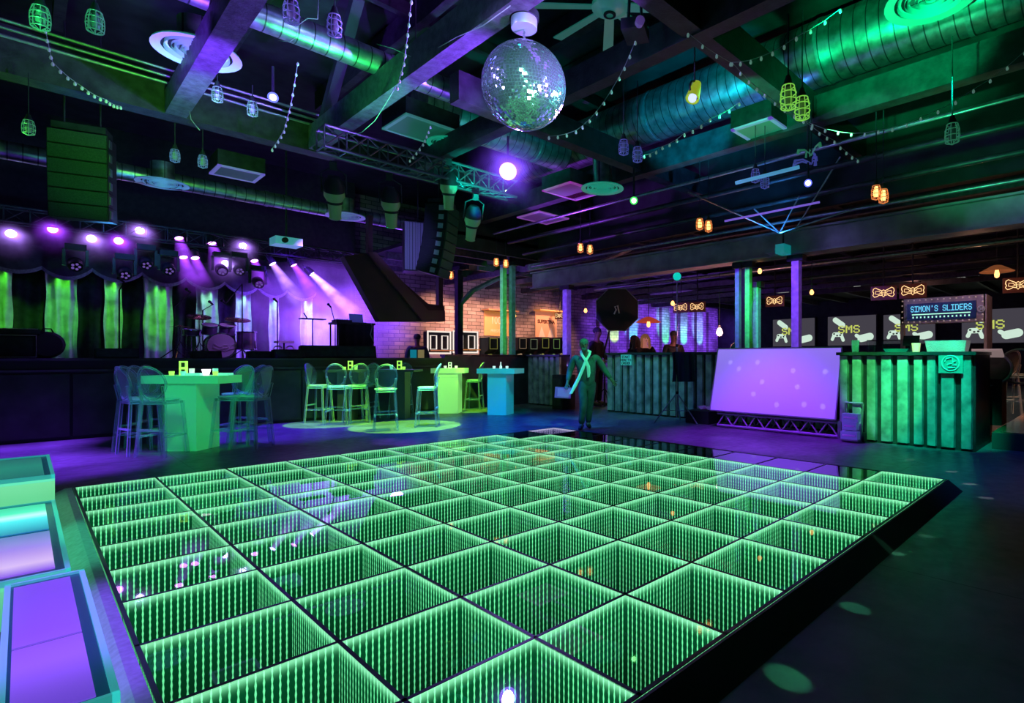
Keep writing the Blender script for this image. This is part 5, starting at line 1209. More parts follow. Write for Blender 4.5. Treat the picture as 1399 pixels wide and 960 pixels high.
# glowing cone imitates the halo of light around the lens
hk = haze_mat('spot_halo', (.2, .07, 1.0), 5.0, .14, .85, .9); o = MB().lathe([(0, -.03), (.14, -.03), (.85, -.9), (0, -.9)], 24).build('light_beam', hk, None, False, SL, aim(CAM - SL)); tag(o, 'violet halo of light before the brilliant spotlight', 'light beam', None, 'stuff')
bright_lamp('small blue-white lamp hanging under the slim green duct', gd(373, 133, 7.6), .06, M['lensw'], M['ringb'], True, 5.4)
bright_lamp('blue-white lamp on the cluster of fittings at right centre', gd(1104, 250, 8.2), .05, M['lensw'], M['ringb'], True, 5.0)
bright_lamp('green lamp hung below the right side of the mirror ball', gd(866, 274, 9.5), .06, emat('green_bulb', (.3, 1, .35), 8, 'NONE'), emat('green_ring', (.05, .7, .1), 1.5, 'NONE'), True, 5.0)
t = thing('yellow_spotlight', 'yellow green spotlight with a blue lens hanging before the big duct', 'spotlight', gd(949, 125, 6.6)); MB().lathe([(0, .14), (.05, .13), (.07, .02), (.085, -.12), (.07, -.12)], 16, Matrix.Rotation(radians(25), 4, 'Y')).build('housing', mat('lime_housing', (.5, .6, .1), .4, em=(.45, .6, .02), es=.5), t, True)
MB().sphere((-.09, -.03, -.12), .05, 12).build('lens', emat('blue_lens', (.3, .35, 1), 2.5, 'NONE'), t); MB().tube((0, 0, .12), (0, 0, .75), .01, n=6).build('drop_rod', M['dark'], t); MB().torus((0, 0, .02), .1, .012, 16, 6, Matrix.Rotation(pi / 2, 4, 'X')).build('yoke', M['dark'], t)
t = thing('fan_projector', 'dark projector on a frame hanging in front of the ceiling fan', 'projector', gd(868, 42, 6.2)); MB().box((0, 0, 0), (.34, .26, .12), Matrix.Rotation(.5, 3, 'Z')).build('housing', M['dark'], t); MB().tube((-.1, -.14, -.02), (-.15, -.2, -.03), .05, n=12).build('lens_barrel', mat('violet_ring', (.3, .25, .5), .3, em=(.4, .2, 1.), es=.12), t)
mb = MB()
for x in (-.12, .12): mb.tube((x, 0, .05), (x * .6, 0, .75), .018, n=6)
mb.build('hanger_frame', M['dark'], t)
t = thing('wall_projector', 'pale projector on a bracket above the column cluster', 'projector', gX(1070, 341, 10.1)); MB().box((0, 0, 0), (.3, .18, .18)).build('housing', mat('cyan_shell', (.4, .6, .65), .4, em=(.0, .6, .6), es=.25), t); MB().box((-.05, .2, -.02), (.25, .2, .08)).build('side_arm', M['grey'], t); MB().tube((0, 0, .09), (0, 0, .5), .02, n=6).build('drop_pole', M['dark'], t)

# ------------------------------------------------------------------ caged pendant lamps
M['cageblue'] = mat('blue_lit_cage', (.35, .38, .42), .4, .4, em=(.1, .1, .7), es=.28); M['cagegreen'] = mat('green_lit_cage', (.35, .4, .38), .4, .4, em=(.05, .4, .2), es=.25); M['cagelime'] = mat('lime_lit_cage', (.4, .5, .2), .4, em=(.3, .9, .1), es=.55); M['cagewarm'] = mat('copper_lit_cage', (.5, .25, .1), .4, em=(1, .3, .08), es=.5)
M['bulboff'] = mat('unlit_bulb', (.35, .38, .4), .15); M['bulbwarm'] = emat('amber_filament_bulb', (1., .42, .12), 3.5, 'NONE')
cages = {}
def cage(label, c, zt, kind, s=1.0):
    m = {'b': M['cageblue'], 'g': M['cagegreen'], 'l': M['cagelime'], 'w': M['cagewarm']}[kind]
    if kind not in cages:
        a = MB()
        for z, r in ((-.0, .05), (-.06, .065), (-.12, .068), (-.18, .062)): a.torus((0, 0, z), r, .005, 16, 5)
        for k in range(8):
            an = k * pi / 4; a.path([(r * cos(an), r * sin(an), z) for r, z in ((.05, 0), (.065, -.06), (.068, -.12), (.062, -.18), (.0, -.21))], .004, 4)
        b = MB().lathe([(0, -.17), (.03, -.155), (.042, -.11), (.03, -.05), (.02, -.0), (0, 0)], 14); cp = MB().lathe([(0, .09), (.02, .09), (.028, .06), (.05, .0), (.02, -.01)], 14)
        cages[kind] = (a.mesh('cage', m), b.mesh('bulb', M['bulbwarm'] if kind == 'w' else M['bulboff'], 'all'), cp.mesh('socket', M['dark'], True))
    t = thing('cage_pendant', label, 'pendant lamp', c, 0, 'wire cage pendant lamps'); t.scale = (s,) * 3
    for nm, me in zip(('cage', 'bulb', 'socket'), cages[kind]): o = bpy.data.objects.new(nm, me); COL.objects.link(o); o.parent = t
    MB().tube((0, 0, .08), (0, 0, max(.1, (zt - c.z) / s)), .007, n=6).build('cord', M['dark'], t)
for px, py, d, kind, s, lab in ((130, 17, 5.2, 'g', 1., 'green lit cage lamp hanging at the top left'), (55, 10, 4.9, 'g', 1., 'green lit cage lamp touching the top edge at far left'), (457, 22, 5.6, 'b', 1.05, 'blue cage lamp at the top, right of another blue one'), (398, 2, 5.2, 'b', 1.05, 'blue cage lamp cut by the top edge left of the centre'), (297, 120, 7.6, 'g', 1., 'dim cage lamp before the girder pipes, left one of a pair'), (345, 140, 7.9, 'g', 1., 'dim cage lamp before the girder pipes, right one of a pair'), (39, 165, 7.0, 'g', .9, 'dim cage lamp left of the big dark line array'),
        (239, 205, 8.5, 'b', .95, 'small blue-white cage lamp over the teal duct, left of two'), (277, 213, 8.7, 'b', .95, 'small blue-white cage lamp over the teal duct, right of two'), (1077, 118, 5.8, 'l', 1.25, 'lime lit cage lamp before the big duct, upper of the pair'), (1096, 134, 6.0, 'l', 1.2, 'lime lit cage lamp before the big duct, lower of the pair'), (1301, 170, 6.2, 'g', 1.1, 'pale cage lamp hanging alone at the right below the big duct'), (852, 192, 7.2, 'b', .95, 'blue-white cage lamp right of the mirror ball, left of two'), (871, 202, 7.2, 'b', .95, 'blue-white cage lamp right of the mirror ball, right of two'),
        (1032, 232, 8.6, 'b', 1., 'violet cage lamp on the blue pipe at right centre, left of two'), (1045, 240, 8.6, 'b', 1., 'violet cage lamp on the blue pipe at right centre, right of two'), (1197, 254, 8.0, 'w', 1., 'glowing amber cage lamp at right, left of the higher pair'), (1207, 259, 8.0, 'w', 1., 'glowing amber cage lamp at right, right of the higher pair'), (956, 299, 10.0, 'w', 1., 'glowing amber cage lamp above the tripod stand, left of its pair'), (968, 302, 10.0, 'w', 1., 'glowing amber cage lamp above the tripod stand, right of its pair'),
        (793, 333, 13.0, 'w', 1.05, 'glowing amber cage lamp above the man, left of its pair'), (806, 335, 13.0, 'w', 1.05, 'glowing amber cage lamp above the man, right of its pair'), (678, 353, 15.5, 'w', 1.1, 'glowing amber cage lamp over the half wall, left of its pair'), (691, 355, 15.5, 'w', 1.1, 'glowing amber cage lamp over the half wall, right of its pair'), (616, 371, 16.0, 'w', 1.1, 'lone glowing amber cage lamp beside the curved line array')):
    c = gd(px, py, d); zt = 5.0 if c.x < 10.4 else 4.6
    cage(lab, c, max(zt, c.z + .25), kind, s)
# bare amber bulbs
def bulb(label, c, r, zt, m=None):
    t = thing('bulb_pendant', label, 'pendant lamp', c, 0, 'bare amber bulb pendants'); MB().lathe([(0, -r * 1.3), (r * .6, -r * 1.1), (r, -r * .3), (r * .75, r * .5), (r * .35, r * 1.2), (0, r * 1.2)], 14).build('bulb', m or M['bulbwarm'], t, 'all'); MB().tube((0, 0, r * 1.1), (0, 0, r * 1.9), r * .4, n=10).build('socket', M['dark'], t); MB().tube((0, 0, r * 1.8), (0, 0, zt - c.z), .008, n=5).build('cord', M['dark'], t)
bulb('amber bulb hanging right of the violet column on a long cord', gd(1109, 399, 12.5), .05, 4.4); bulb('amber bulb before the dark timber post on the brick wall', gd(627, 410, 18.5), .085, 4.4); bulb('small amber bulb on the brick wall right of the green column', gd(703, 431, 20), .06, 4.4); bulb('amber bulb left of the black softbox', gd(800, 424, 18), .06, 4.4); bulb('amber bulb beside the left bow sign above the tripod', gd(919, 414, 13.5), .05, 4.4); bulb('amber bulb by the cluster of columns', gd(1038, 370, 12.0), .05, 4.4)
bulb('big glowing pink globe bulb left of the cluster of columns', gd(983, 453, 13.5), .085, 4.4, emat('pink_globe', (1., .5, .5), 5, 'NONE'))
def shade_lamp(label, c, r, zt, mshade):
    t = thing('shade_pendant', label, 'pendant lamp', c); MB().lathe([(r * .2, .14), (r * .3, .13), (r, 0), (r * .97, -.005), (r * .25, .11)], 24).build('lamp_shade', mshade, t, True); MB().lathe([(0, -.14), (.04, -.12), (.05, -.06), (.03, .05), (0, .06)], 12).build('bulb', M['bulbwarm'], t, 'all'); MB().tube((0, 0, .1), (0, 0, zt - c.z), .01, n=5).build('cord', M['dark'], t)
shade_lamp('red pendant shade hanging over the long counter left of the tripod', gd(886, 440, 14.5), .34, 4.4, mat('red_shade', (.5, .06, .04), .4, em=(1, .12, .06), es=.3)); t = None
shade_lamp('flat copper disc pendant with an amber bulb at the far right', gd(1362, 371, 12.0), .33, 4.4, mat('copper_disc', (.5, .25, .15), .4, .4, em=(1, .3, .1), es=.15))

# ------------------------------------------------------------------ string lights
M['fairy'] = mat('pale_fairy_bulb', (.6, .65, .6), .3, em=(.35, .75, .6), es=.16)
fb = MB().lathe([(0, -.028), (.011, -.025), (.016, -.01), (.013, .006), (.007, .018), (0, .022)], 10).mesh('bulb', M['fairy'], 'all')
def garland(label, pts, n, sag):
    pts = [Vector(p) for p in pts]; t = thing('string_light', label, 'string lights', pts[0], 0, 'string lights draped from the beams'); wire = []; o = pts[0]
    for a, b in zip(pts[:-1], pts[1:]):
        for k in range(n): u = k / n; wire.append(a.lerp(b, u) - Vector((0, 0, sag * 4 * u * (1 - u))) - o)
    wire.append(pts[-1] - o); MB().path(wire, .004, 5).build('wire', M['wire'], t)
    for k, p in enumerate(wire):
        if k % 1 == 0: b = bpy.data.objects.new('bulb', fb); COL.objects.link(b); b.parent = t; b.location = p - Vector((0, 0, .02))
garland('string of bulbs hanging from the upper left girder down toward the left speaker', [gd(62, 40, 6.2), gd(72, 85, 6.4), gd(112, 118, 6.8), gd(145, 136, 7.2), gd(165, 145, 7.6)], 4, .02)
garland('string of bulbs dropping from the slim green duct to the girder', [gd(407, 85, 7.2), gd(398, 140, 7.4), gd(388, 178, 7.6), gd(372, 203, 7.8)], 4, .01)
garland('string of bulbs hanging between the violet beams above the truss', [gd(562, 0, 5.6), gd(557, 45, 5.9), gd(552, 85, 6.2), gd(543, 118, 6.5)], 3, .01)
garland('string of bulbs curving from the projector down past the mirror ball', [gd(868, 56, 6.2), gd(846, 105, 6.4), gd(815, 152, 6.7), gd(787, 178, 7.0), gd(750, 186, 7.2)], 3, .02)
garland('string of bulbs strung under the timber beams right of the yellow spotlight', [gd(1148, 12, 5.4), gd(1088, 50, 5.7), gd(1040, 77, 6.0), gd(998, 85, 6.2), gd(940, 45, 6.0)], 3, .02)
garland('string of bulbs wrapped along the beam down to the amber pair at right', [gd(1000, 85, 6.2), gd(1045, 128, 6.6), gd(1098, 164, 7.0), gd(1140, 192, 7.4), gd(1172, 218, 7.7)], 4, .02)
garland('string of bulbs swooping across the far right below the big duct', [gd(1092, 160, 7.0), gd(1145, 180, 7.0), gd(1200, 178, 6.9), gd(1258, 160, 6.8), gd(1330, 122, 6.6), gd(1400, 70, 6.4)], 3, .03)
garland('string of bulbs along the beam below the big duct left of centre', [gd(1010, 140, 6.6), gd(970, 162, 6.8), gd(935, 182, 7.0), gd(905, 200, 7.2), gd(880, 212, 7.4)], 3, .02)
garland('short string of bulbs hanging from the truss under the speaker mount', [gd(588, 172, 8.4), gd(578, 196, 8.6), gd(560, 218, 8.8)], 4, .01)
# square ceiling panels / vents and tension rods
def panel(label, cpx, z, sx_, sy_, rim, em):
    c = gz(cpx[0], cpx[1], z); t = thing('ceiling_vent', label, 'vent', c, 0, 'square ceiling vents'); m = mat('vent_rim', (.35, .35, .4), .4, em=rim, es=.3)
    MB().bb((-sx_ / 2, -sy_ / 2, .02), (sx_ / 2, sy_ / 2, .3)).build('vent_box', M['dark'], t); mb = MB(); q = .06
    for (a, b) in (((-sx_ / 2, -sy_ / 2), (sx_ / 2, -sy_ / 2 + q)), ((-sx_ / 2, sy_ / 2 - q), (sx_ / 2, sy_ / 2)), ((-sx_ / 2, -sy_ / 2), (-sx_ / 2 + q, sy_ / 2)), ((sx_ / 2 - q, -sy_ / 2), (sx_ / 2, sy_ / 2))): mb.bb((a[0], a[1], -.01), (b[0], b[1], .02))
    mb.build('frame', m, t); MB().bb((-sx_ / 2 + q, -sy_ / 2 + q, 0), (sx_ / 2 - q, sy_ / 2 - q, .015)).build('grille', mat('vent_grille', (.12, .2, .18), .5, em=em, es=.2), t)
panel('square violet rimmed vent beneath the big duct at right', (1042, 180), 5.0, .8, .7, (.25, .12, .9), (.02, .2, .15)); panel('square blue rimmed vent above the teal stage duct', (324, 238), 4.85, .75, .7, (.25, .2, 1.), (.02, .04, .15)); panel('magenta vent panel right of the brilliant spotlight', (783, 262), 4.95, 1.0, .9, (.6, .05, .7), (.4, .03, .5)); panel('violet vent panel further under the brilliant spotlight', (742, 298), 4.95, 1.0, .9, (.5, .1, .8), (.3, .05, .6)); panel('teal square panel left of the hung green diffuser', (575, 178), 5.4, 1.0, .9, (.05, .35, .3), (.02, .2, .12))
def rods(label, segs):
    t = thing('tension_rods', label, 'rod bracing', (0, 0, 0)); 
    for a, b in segs: MB().tube(a, b, .014, n=6).build('rod', M['steel'], t)
hub = gd(1065, 318, 10.2)
rods('thin crossing tie rods meeting above the column cluster', [(hub, gd(940, 262, 9.4)), (hub, gd(1030, 285, 9.8)), (hub, gd(1092, 268, 9.6)), (hub + Vector((0, -.3, 0)), gd(1148, 214, 9.0)), (hub, gd(1168, 285, 9.6))])
t = thing('blue_conduit', 'blue-cyan lit conduit run with couplings at right centre of the ceiling', 'pipe', (0, 0, 0)); MB().tube(gd(1005, 250, 8.7), gd(1092, 228, 8.2), .03, n=8).build('pipe_run', mat('cyan_pipe', (.4, .5, .6), .4, em=(.1, .45, .8), es=.5), t); MB().tube(gd(990, 302, 9.6), gd(1120, 276, 9.0), .018, n=8).build('pipe_run', mat('violet_pipe', (.4, .35, .6), .4, em=(.3, .15, 1.), es=.5), t)
t = thing('fitting_cluster', 'tangled cluster of small fittings around the blue-white lamp', 'fittings', gd(1108, 228, 8.2)); rnd = random.Random(3)
for k in range(9):
    p = Vector((0, 0, rnd.uniform(-.05, .3))); q_ = p + Vector((rnd.uniform(-.22, .22), rnd.uniform(-.22, .22), rnd.uniform(-.05, .1))); MB().path([p, p.lerp(q_, .5) + Vector((0, 0, .04)), q_, q_ + Vector((0, 0, -.06))], [.012, .012, .02, .026], 7).build('fitting', M['cagegreen'] if k % 2 else M['cageblue'], t)
MB().tube((0, 0, 0), (0, 0, 1.0), .012, n=6).build('drop_rod', M['dark'], t)

def cable(label, pts, r=.005):
    t = thing('hanging_cable', label, 'cable', pts[0]); MB().path([p - pts[0] for p in pts], r, 6).build('cable_run', M['wire'], t, 'all')
cable('pale cable looping between the two blue cage lamps at the top', [gd(435, 0, 6.5), gd(434, 26, 6.5), gd(420, 25, 6.5), gd(409, 33, 6.5), gd(405, 50, 6.5), gd(396, 57, 6.5), gd(380, 55, 6.5)])
cable('pale cable curving along the violet beam left of the mirror ball', [gd(697, 8, 5.3), gd(660, 35, 5.8), gd(625, 50, 6.2), gd(597, 66, 6.6), gd(567, 80, 7.0), gd(536, 66, 7.2), gd(515, 60, 7.4)])
cable('pale cable drooping from the girder joint above the hall truss', [gd(541, 118, 6.8), gd(528, 140, 7.2), gd(512, 165, 7.6), gd(495, 180, 8.0), gd(478, 187, 8.2)])
cable('pale cable bent beside the violet bracket at the end of the left beam', [gd(259, 152, 8.0), gd(261, 163, 8.0), gd(268, 172, 8.0), gd(273, 178, 8.0)])
# ------------------------------------------------------------------ people
def skin(name, nodes, edges, mats, root=0, sub=2, mi=None):
    me = bpy.data.meshes.new(name); me.from_pydata([n[0] for n in nodes], edges, []); o = bpy.data.objects.new(name, me); COL.objects.link(o)
    sk = o.modifiers.new('skin', 'SKIN'); sk.use_smooth_shade = True
    for i, n in enumerate(nodes):
        r = n[1]; me.skin_vertices[0].data[i].radius = r if hasattr(r, '__len__') else (r, r); me.skin_vertices[0].data[i].use_root = (i == root)
    s = o.modifiers.new('subdivision', 'SUBSURF'); s.levels = sub; s.render_levels = sub
    dg = bpy.context.evaluated_depsgraph_get(); ev = o.evaluated_get(dg); m2 = bpy.data.meshes.new_from_object(ev); bpy.data.objects.remove(o); bpy.data.meshes.remove(me)
    m2.name = name
    m2.materials.clear()
    for m in (mats if isinstance(mats, list) else [mats]): m2.materials.append(m)
    m2.polygons.foreach_set('use_smooth', [True] * len(m2.polygons)); m2.update()
    return m2
def put(me, name, parent): o = bpy.data.objects.new(name, me); COL.objects.link(o); o.parent = parent; return o
def chain(nodes, edges, start, pts):
    prev = start
    for p, r in pts:
        nodes.append((p, r)); edges.append((prev, len(nodes) - 1)); prev = len(nodes) - 1
    return prev
V = Vector
def hand(nodes, edges, wrist_i, wrist, d, palm_n, grip=.4, s=1.0):
    """palm and five curled fingers continuing the forearm direction d; palm_n points out of the palm"""
    d = d.normalized(); pn = (palm_n - d * palm_n.dot(d)).normalized(); side = d.cross(pn)
    pc = wrist + d * .05 * s; nodes.append((tuple(pc), (.03 * s, .018 * s))); edges.append((wrist_i, len(nodes) - 1)); pi_ = len(nodes) - 1
    for k, (off, ln) in enumerate(((-.03, .07), (-.01, .085), (.01, .08), (.029, .06))):
        b = pc + d * .04 * s + side * off * s; m = b + d * ln * .5 * s + pn * grip * .02 * s; e = m + (d * (1 - grip) + pn * grip).normalized() * ln * .5 * s
        chain(nodes, edges, pi_, [(tuple(b), .0095 * s), (tuple(m), .0085 * s), (tuple(e), .007 * s)])
    b = pc - side * .035 * s + d * .0 + pn * .01; m = b + (-side * .6 + d * .7).normalized() * .03 * s + pn * .01; e = m + (d + pn * .5 - side * .2).normalized() * .03 * s
    chain(nodes, edges, pi_, [(tuple(b), .012 * s), (tuple(m), .01 * s), (tuple(e), .008 * s)])
def person(label, loc, rz, J, mats, hair='short', wear=('jacket', 'trousers'), lean=0.):
    t = thing('person', label, 'person', loc, rz)
    P = {k: V(v) for k, v in J.items()}
    # body
    nodes = [(tuple(P['pelvis']), (.13, .1))]; edges = []
    ch = chain(nodes, edges, 0, [(tuple(P['pelvis'].lerp(P['chest'], .5)), (.125, .095)), (tuple(P['chest']), (.15, .1))]); cidx = ch
    nk = chain(nodes, edges, cidx, [(tuple(P['neck']), .055), (tuple(P['neck'].lerp(P['head'], .45)), .058), (tuple(P['head'] + V((0, -.01, -.03))), (.072, .085)), (tuple(P['head'] + V((0, .01, .045))), (.076, .09)), (tuple(P['head'] + V((0, .01, .1))), (.045, .055))])
    for s in ('l', 'r'):
        w = chain(nodes, edges, cidx, [(tuple(P['sh_' + s]), .062), (tuple(P['el_' + s]), .042), (tuple(P['wr_' + s]), .028)])
        d = P['wr_' + s] - P['el_' + s]; hand(nodes, edges, w, P['wr_' + s], d, V((0, -1, .2)), .5)
        chain(nodes, edges, 0, [(tuple(P['hip_' + s]), .09), (tuple(P['kn_' + s]), .058), (tuple(P['an_' + s]), .04), (tuple(P['an_' + s] + P['toe_' + s] * .12 + V((0, 0, -.03))), .035)])
    body = put(skin('body', nodes, edges, mats['skin']), 'body', t)
    # face: eyes, nose, mouth, ears belong to the head
    hd = P['head']; mb = MB(); fr = V((0, -1, -.12)).normalized() if lean == 0 else V((0, -1, -lean)).normalized()
    for s in (-1, 1): MB().sphere(hd + V((s * .03, -.076, .012)), .012, 10).build('eye', M['dark'], t)
    mb.sphere(hd + V((0, -.09, -.012)), .016, 10, (.8, 1, 1.4)); 
    for s in (-1, 1): mb.sphere(hd + V((s * .078, .01, 0)), .022, 8, (.4, .8, 1.2))
    mb.build('nose_and_ears', mats['skin'], t, 'all'); MB().sphere(hd + V((0, -.078, -.05)), .02, 8, (1.1, .4, .4)).build('mouth', M['dark'], t, 'all')
    if hair:
        mb = MB(); mb.sphere(hd + V((0, .018, .05)), .098, 16, (.88, 1, .8)); h = mb.build('hair', mats['hair'], t, 'all')
        if hair == 'long':
            hm = MB(); hm.path([tuple(hd + V((0, .06, .08))), tuple(hd + V((0, .1, -.05))), tuple(hd + V((0, .1, -.2))), tuple(hd + V((0, .08, -.32)))], [.06, .09, .085, .04], 10)
            for s in (-1, 1): hm.path([tuple(hd + V((s * .05, .02, .09))), tuple(hd + V((s * .095, .0, .0))), tuple(hd + V((s * .1, -.02, -.15))), tuple(hd + V((s * .09, -.03, -.28)))], [.03, .035, .035, .015], 8)
            hm.build('long_hair', mats['hair'], t, 'all')
        if hair == 'beard': MB().sphere(hd + V((0, -.045, -.075)), .05, 12, (.95, .8, .75)).build('beard', mats['hair'], t, 'all')
    if 'jacket' in wear:
        n = [(tuple(P['pelvis'] + V((0, 0, -.1))), (.175, .13))]; e = []
        c = chain(n, e, 0, [(tuple(P['pelvis'].lerp(P['chest'], .3)), (.165, .125)), (tuple(P['chest'] + V((0, 0, -.06))), (.185, .135)), (tuple(P['chest'].lerp(P['neck'], .55)), (.14, .1))])
        c2 = c - 1
        for s in ('l', 'r'): chain(n, e, c2, [(tuple(P['sh_' + s]), .085), (tuple(P['el_' + s]), .062), (tuple(P['wr_' + s].lerp(P['el_' + s], .12)), .045)])
        put(skin('jacket', n, e, mats['jacket']), 'jacket', t)
    if 'trousers' in wear:
        n = [(tuple(P['pelvis']), (.165, .13)), (tuple(P['pelvis'] + V((0, 0, .1))), (.155, .12))]; e = [(0, 1)]
        for s in ('l', 'r'): chain(n, e, 0, [(tuple(P['hip_' + s] + V((0, 0, -.04))), .115), (tuple(P['kn_' + s]), .075), (tuple(P['an_' + s] + V((0, 0, .0))), .062)])
        put(skin('trousers', n, e, mats['trousers']), 'trousers', t)
        for s in ('l', 'r'):
            a = P['an_' + s]; tv = P['toe_' + s].normalized(); mb = MB(); mb.path([tuple(a + V((0, 0, -.015)) - tv * .03), tuple(a + V((0, 0, -.04)) + tv * .06), tuple(a + V((0, 0, -.05)) + tv * .19)], [.048, .045, .03], 10); mb.build('shoe', mats['shoe'], t, 'all')
    return t, P
skinm = mat('brown_skin', (.22, .12, .08), .5); skinp = mat('fair_skin', (.5, .33, .25), .5)
greenj = mat('olive_jacket_cloth', (.1, .125, .105), .75, var=.3, bump=.3, bs=25); greent = mat('grey_trouser_cloth', (.08, .1, .09), .8, var=.3); hair0 = mat('short_dark_hair', (.04, .04, .04), .8, var=.4, vs=80); greyhair = mat('greying_hair', (.16, .17, .16), .8, var=.5, vs=90)
man_loc = gz(800, 586, 0)
k = .0137 * 1.0
J = {'pelvis': (.03, 0, .86), 'chest': (-.0, -.05, 1.24), 'neck': (-.01, -.08, 1.43), 'head': (-.03, -.15, 1.585), 'sh_l': (-.2, -.05, 1.36), 'sh_r': (.2, -.03, 1.37), 'el_l': (-.3, .02, 1.08), 'el_r': (.36, .02, 1.12), 'wr_l': (-.34, -.1, .88), 'wr_r': (.49, -.06, .93),
     'hip_l': (-.05, 0, .82), 'hip_r': (.11, 0, .82), 'kn_l': (-.04, -.1, .46), 'kn_r': (.08, .02, .47), 'an_l': (-.08, -.08, .09), 'an_r': (.05, .12, .1), 'toe_l': (-.15, -1, 0), 'toe_r': (.15, -1, 0)}
rzm = atan2(man_loc.y, man_loc.x) - pi / 2
mats = {'skin': skinm, 'jacket': greenj, 'trousers': greent, 'shoe': M['rubber'], 'hair': greyhair}
man, P = person('man in a dark jacket and long pale scarf walking toward the dance floor', man_loc, rzm, J, mats, 'beard', ('jacket', 'trousers'), .4)
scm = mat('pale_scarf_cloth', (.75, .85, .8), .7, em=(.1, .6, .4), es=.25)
mb = MB(); sc1 = [(.085, -.06, 1.47), (.07, -.19, 1.4), (.0, -.23, 1.28), (-.06, -.22, 1.12), (-.12, -.21, .98), (-.2, -.24, .82), (-.27, -.26, .68)]
def ribbon(mb, pts, w):
    vs = []
    for i, p in enumerate(pts): vs += [(p[0] - w[i], p[1], p[2]), (p[0] + w[i], p[1] - .01, p[2] + .01)]
    n = len(pts); vs2 = [(v[0], v[1] + .014, v[2]) for v in vs]; m = len(vs)
    mb.add(vs + vs2, [(2 * i, 2 * i + 1, 2 * i + 3, 2 * i + 2) for i in range(n - 1)] + [(m + 2 * i + 2, m + 2 * i + 3, m + 2 * i + 1, m + 2 * i) for i in range(n - 1)] + [(2 * i, 2 * i + 2, m + 2 * i + 2, m + 2 * i) for i in range(n - 1)] + [(2 * i + 3, 2 * i + 1, m + 2 * i + 1, m + 2 * i + 3) for i in range(n - 1)])
ribbon(mb, sc1, [.022, .028, .03, .034, .036, .04, .03]); ribbon(mb, [(-.09, -.06, 1.47), (-.07, -.19, 1.4), (.0, -.235, 1.3), (.05, -.225, 1.18), (.06, -.215, 1.06), (.055, -.2, .98)], [.022, .026, .03, .033, .033, .02])
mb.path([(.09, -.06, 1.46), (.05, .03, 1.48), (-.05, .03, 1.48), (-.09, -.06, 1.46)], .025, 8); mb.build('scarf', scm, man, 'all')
# folder held in his hand
Mw = Matrix.Translation(man_loc) @ Matrix.Rotation(rzm, 4, 'Z')
t = thing('folder', 'violet lit flat folder held in the hand of the man with the scarf', 'folder', Mw @ V((-.42, -.14, .7)), rzm); MB().box((0, 0, 0), (.3, .03, .2), Matrix.Rotation(radians(4), 3, 'Y')).build('cover', mat('violet_folder', (.2, .15, .4), .5, em=(.12, .06, .6), es=.3), t); MB().box((.02, -.016, .0), (.24, .006, .15), Matrix.Rotation(radians(4), 3, 'Y')).build('sheet', mat('folder_sheet', (.3, .25, .5), .5, em=(.16, .08, .7), es=.35), t)
def stander(hx=0., arm=0.):
    return {'pelvis': (0, 0, .92), 'chest': (0, 0, 1.28), 'neck': (0, .0, 1.45), 'head': (hx, -.03, 1.61), 'sh_l': (-.19, 0, 1.4), 'sh_r': (.19, 0, 1.4), 'el_l': (-.25, -.02, 1.12), 'el_r': (.25, -.02, 1.12), 'wr_l': (-.2 + arm, -.22, 1.02), 'wr_r': (.2 - arm, -.22, 1.02), 'hip_l': (-.09, 0, .88), 'hip_r': (.09, 0, .88), 'kn_l': (-.1, -.02, .48), 'kn_r': (.1, -.02, .48), 'an_l': (-.11, 0, .09), 'an_r': (.11, 0, .09), 'toe_l': (-.1, -1, 0), 'toe_r': (.1, -1, 0)}
dk = mat('black_clothing', (.015, .016, .02), .8); md = {'skin': skinm, 'jacket': dk, 'trousers': dk, 'shoe': M['rubber'], 'hair': hair0}
def bystander(label, px, pytop, d, rz, hairk, mt, h=1.75):
    q = gd(px, 488, d); t, _ = person(label, (q.x, q.y, 0), atan2(q.y, q.x) - pi / 2 + rz, stander(), mt, hairk); s = gd(px, pytop, d).z / h; t.scale = (s, s, s); return t
bystander('person in a dark suit with pale collar standing behind the man with the scarf', 815, 446, 15.2, radians(60), 'short', md)
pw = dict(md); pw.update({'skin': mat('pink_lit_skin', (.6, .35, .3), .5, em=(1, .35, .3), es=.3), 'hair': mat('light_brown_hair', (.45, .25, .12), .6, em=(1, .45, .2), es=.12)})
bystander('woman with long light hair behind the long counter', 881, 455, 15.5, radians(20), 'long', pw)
bystander('dark figure just left of the light haired woman behind the counter', 867, 457, 15.0, radians(-60), 'long', md)
bystander('dark figure beside the tripod pole behind the long counter', 920, 451, 14.6, radians(30), 'short', md)
bystander('dark figure before the cluster of columns, above the leaning screen', 1016, 445, 12.6, radians(180), 'short', md)
pb = dict(md); pb['jacket'] = mat('dark_sport_jacket', (.04, .06, .08), .7)
bk = bystander('person in a jacket with teal and tan back panels behind the half wall', 570, 455, 16.3, radians(180), 'short', pb)
for s, c, e in ((1, (.1, .4, .45), (.0, .4, .5)), (-1, (.35, .3, .15), (.4, .35, .12))): MB().box((s * .09, .145, 1.12), (.15, .02, .42)).build('back_panel', mat('jacket_panel_%s' % ('teal' if s > 0 else 'tan'), c, .6, em=e, es=.4), bk)
t = thing('cap', 'dark cap on the person behind the half wall', 'cap', (0, 0, 0)) if False else None

# ------------------------------------------------------------------ lights
# curtains: green spots behind the valance grazing down each lit drape, plus unseen spots added in front
for i, (x, z) in enumerate(cur):
    col = (.1, 1.0, .04) if i < 4 else (.3, 1.0, .55)
    spot((x, 17.8, z + .12), (x, 18.02, STZ), col, 28 if i < 4 else 30, 75, .9, .04)
    spot((x, 16.2, STZ + .3), (x, 18.0, STZ + .5), col, 30 if i < 4 else 12, 24, .8, .04)
    spot((x, 15.2, 2.9), (x, 18.0, STZ + 1.0), col, 130 if i < 4 else 60, 15 if i not in (0, 1, 3) else 19, .7, .04)
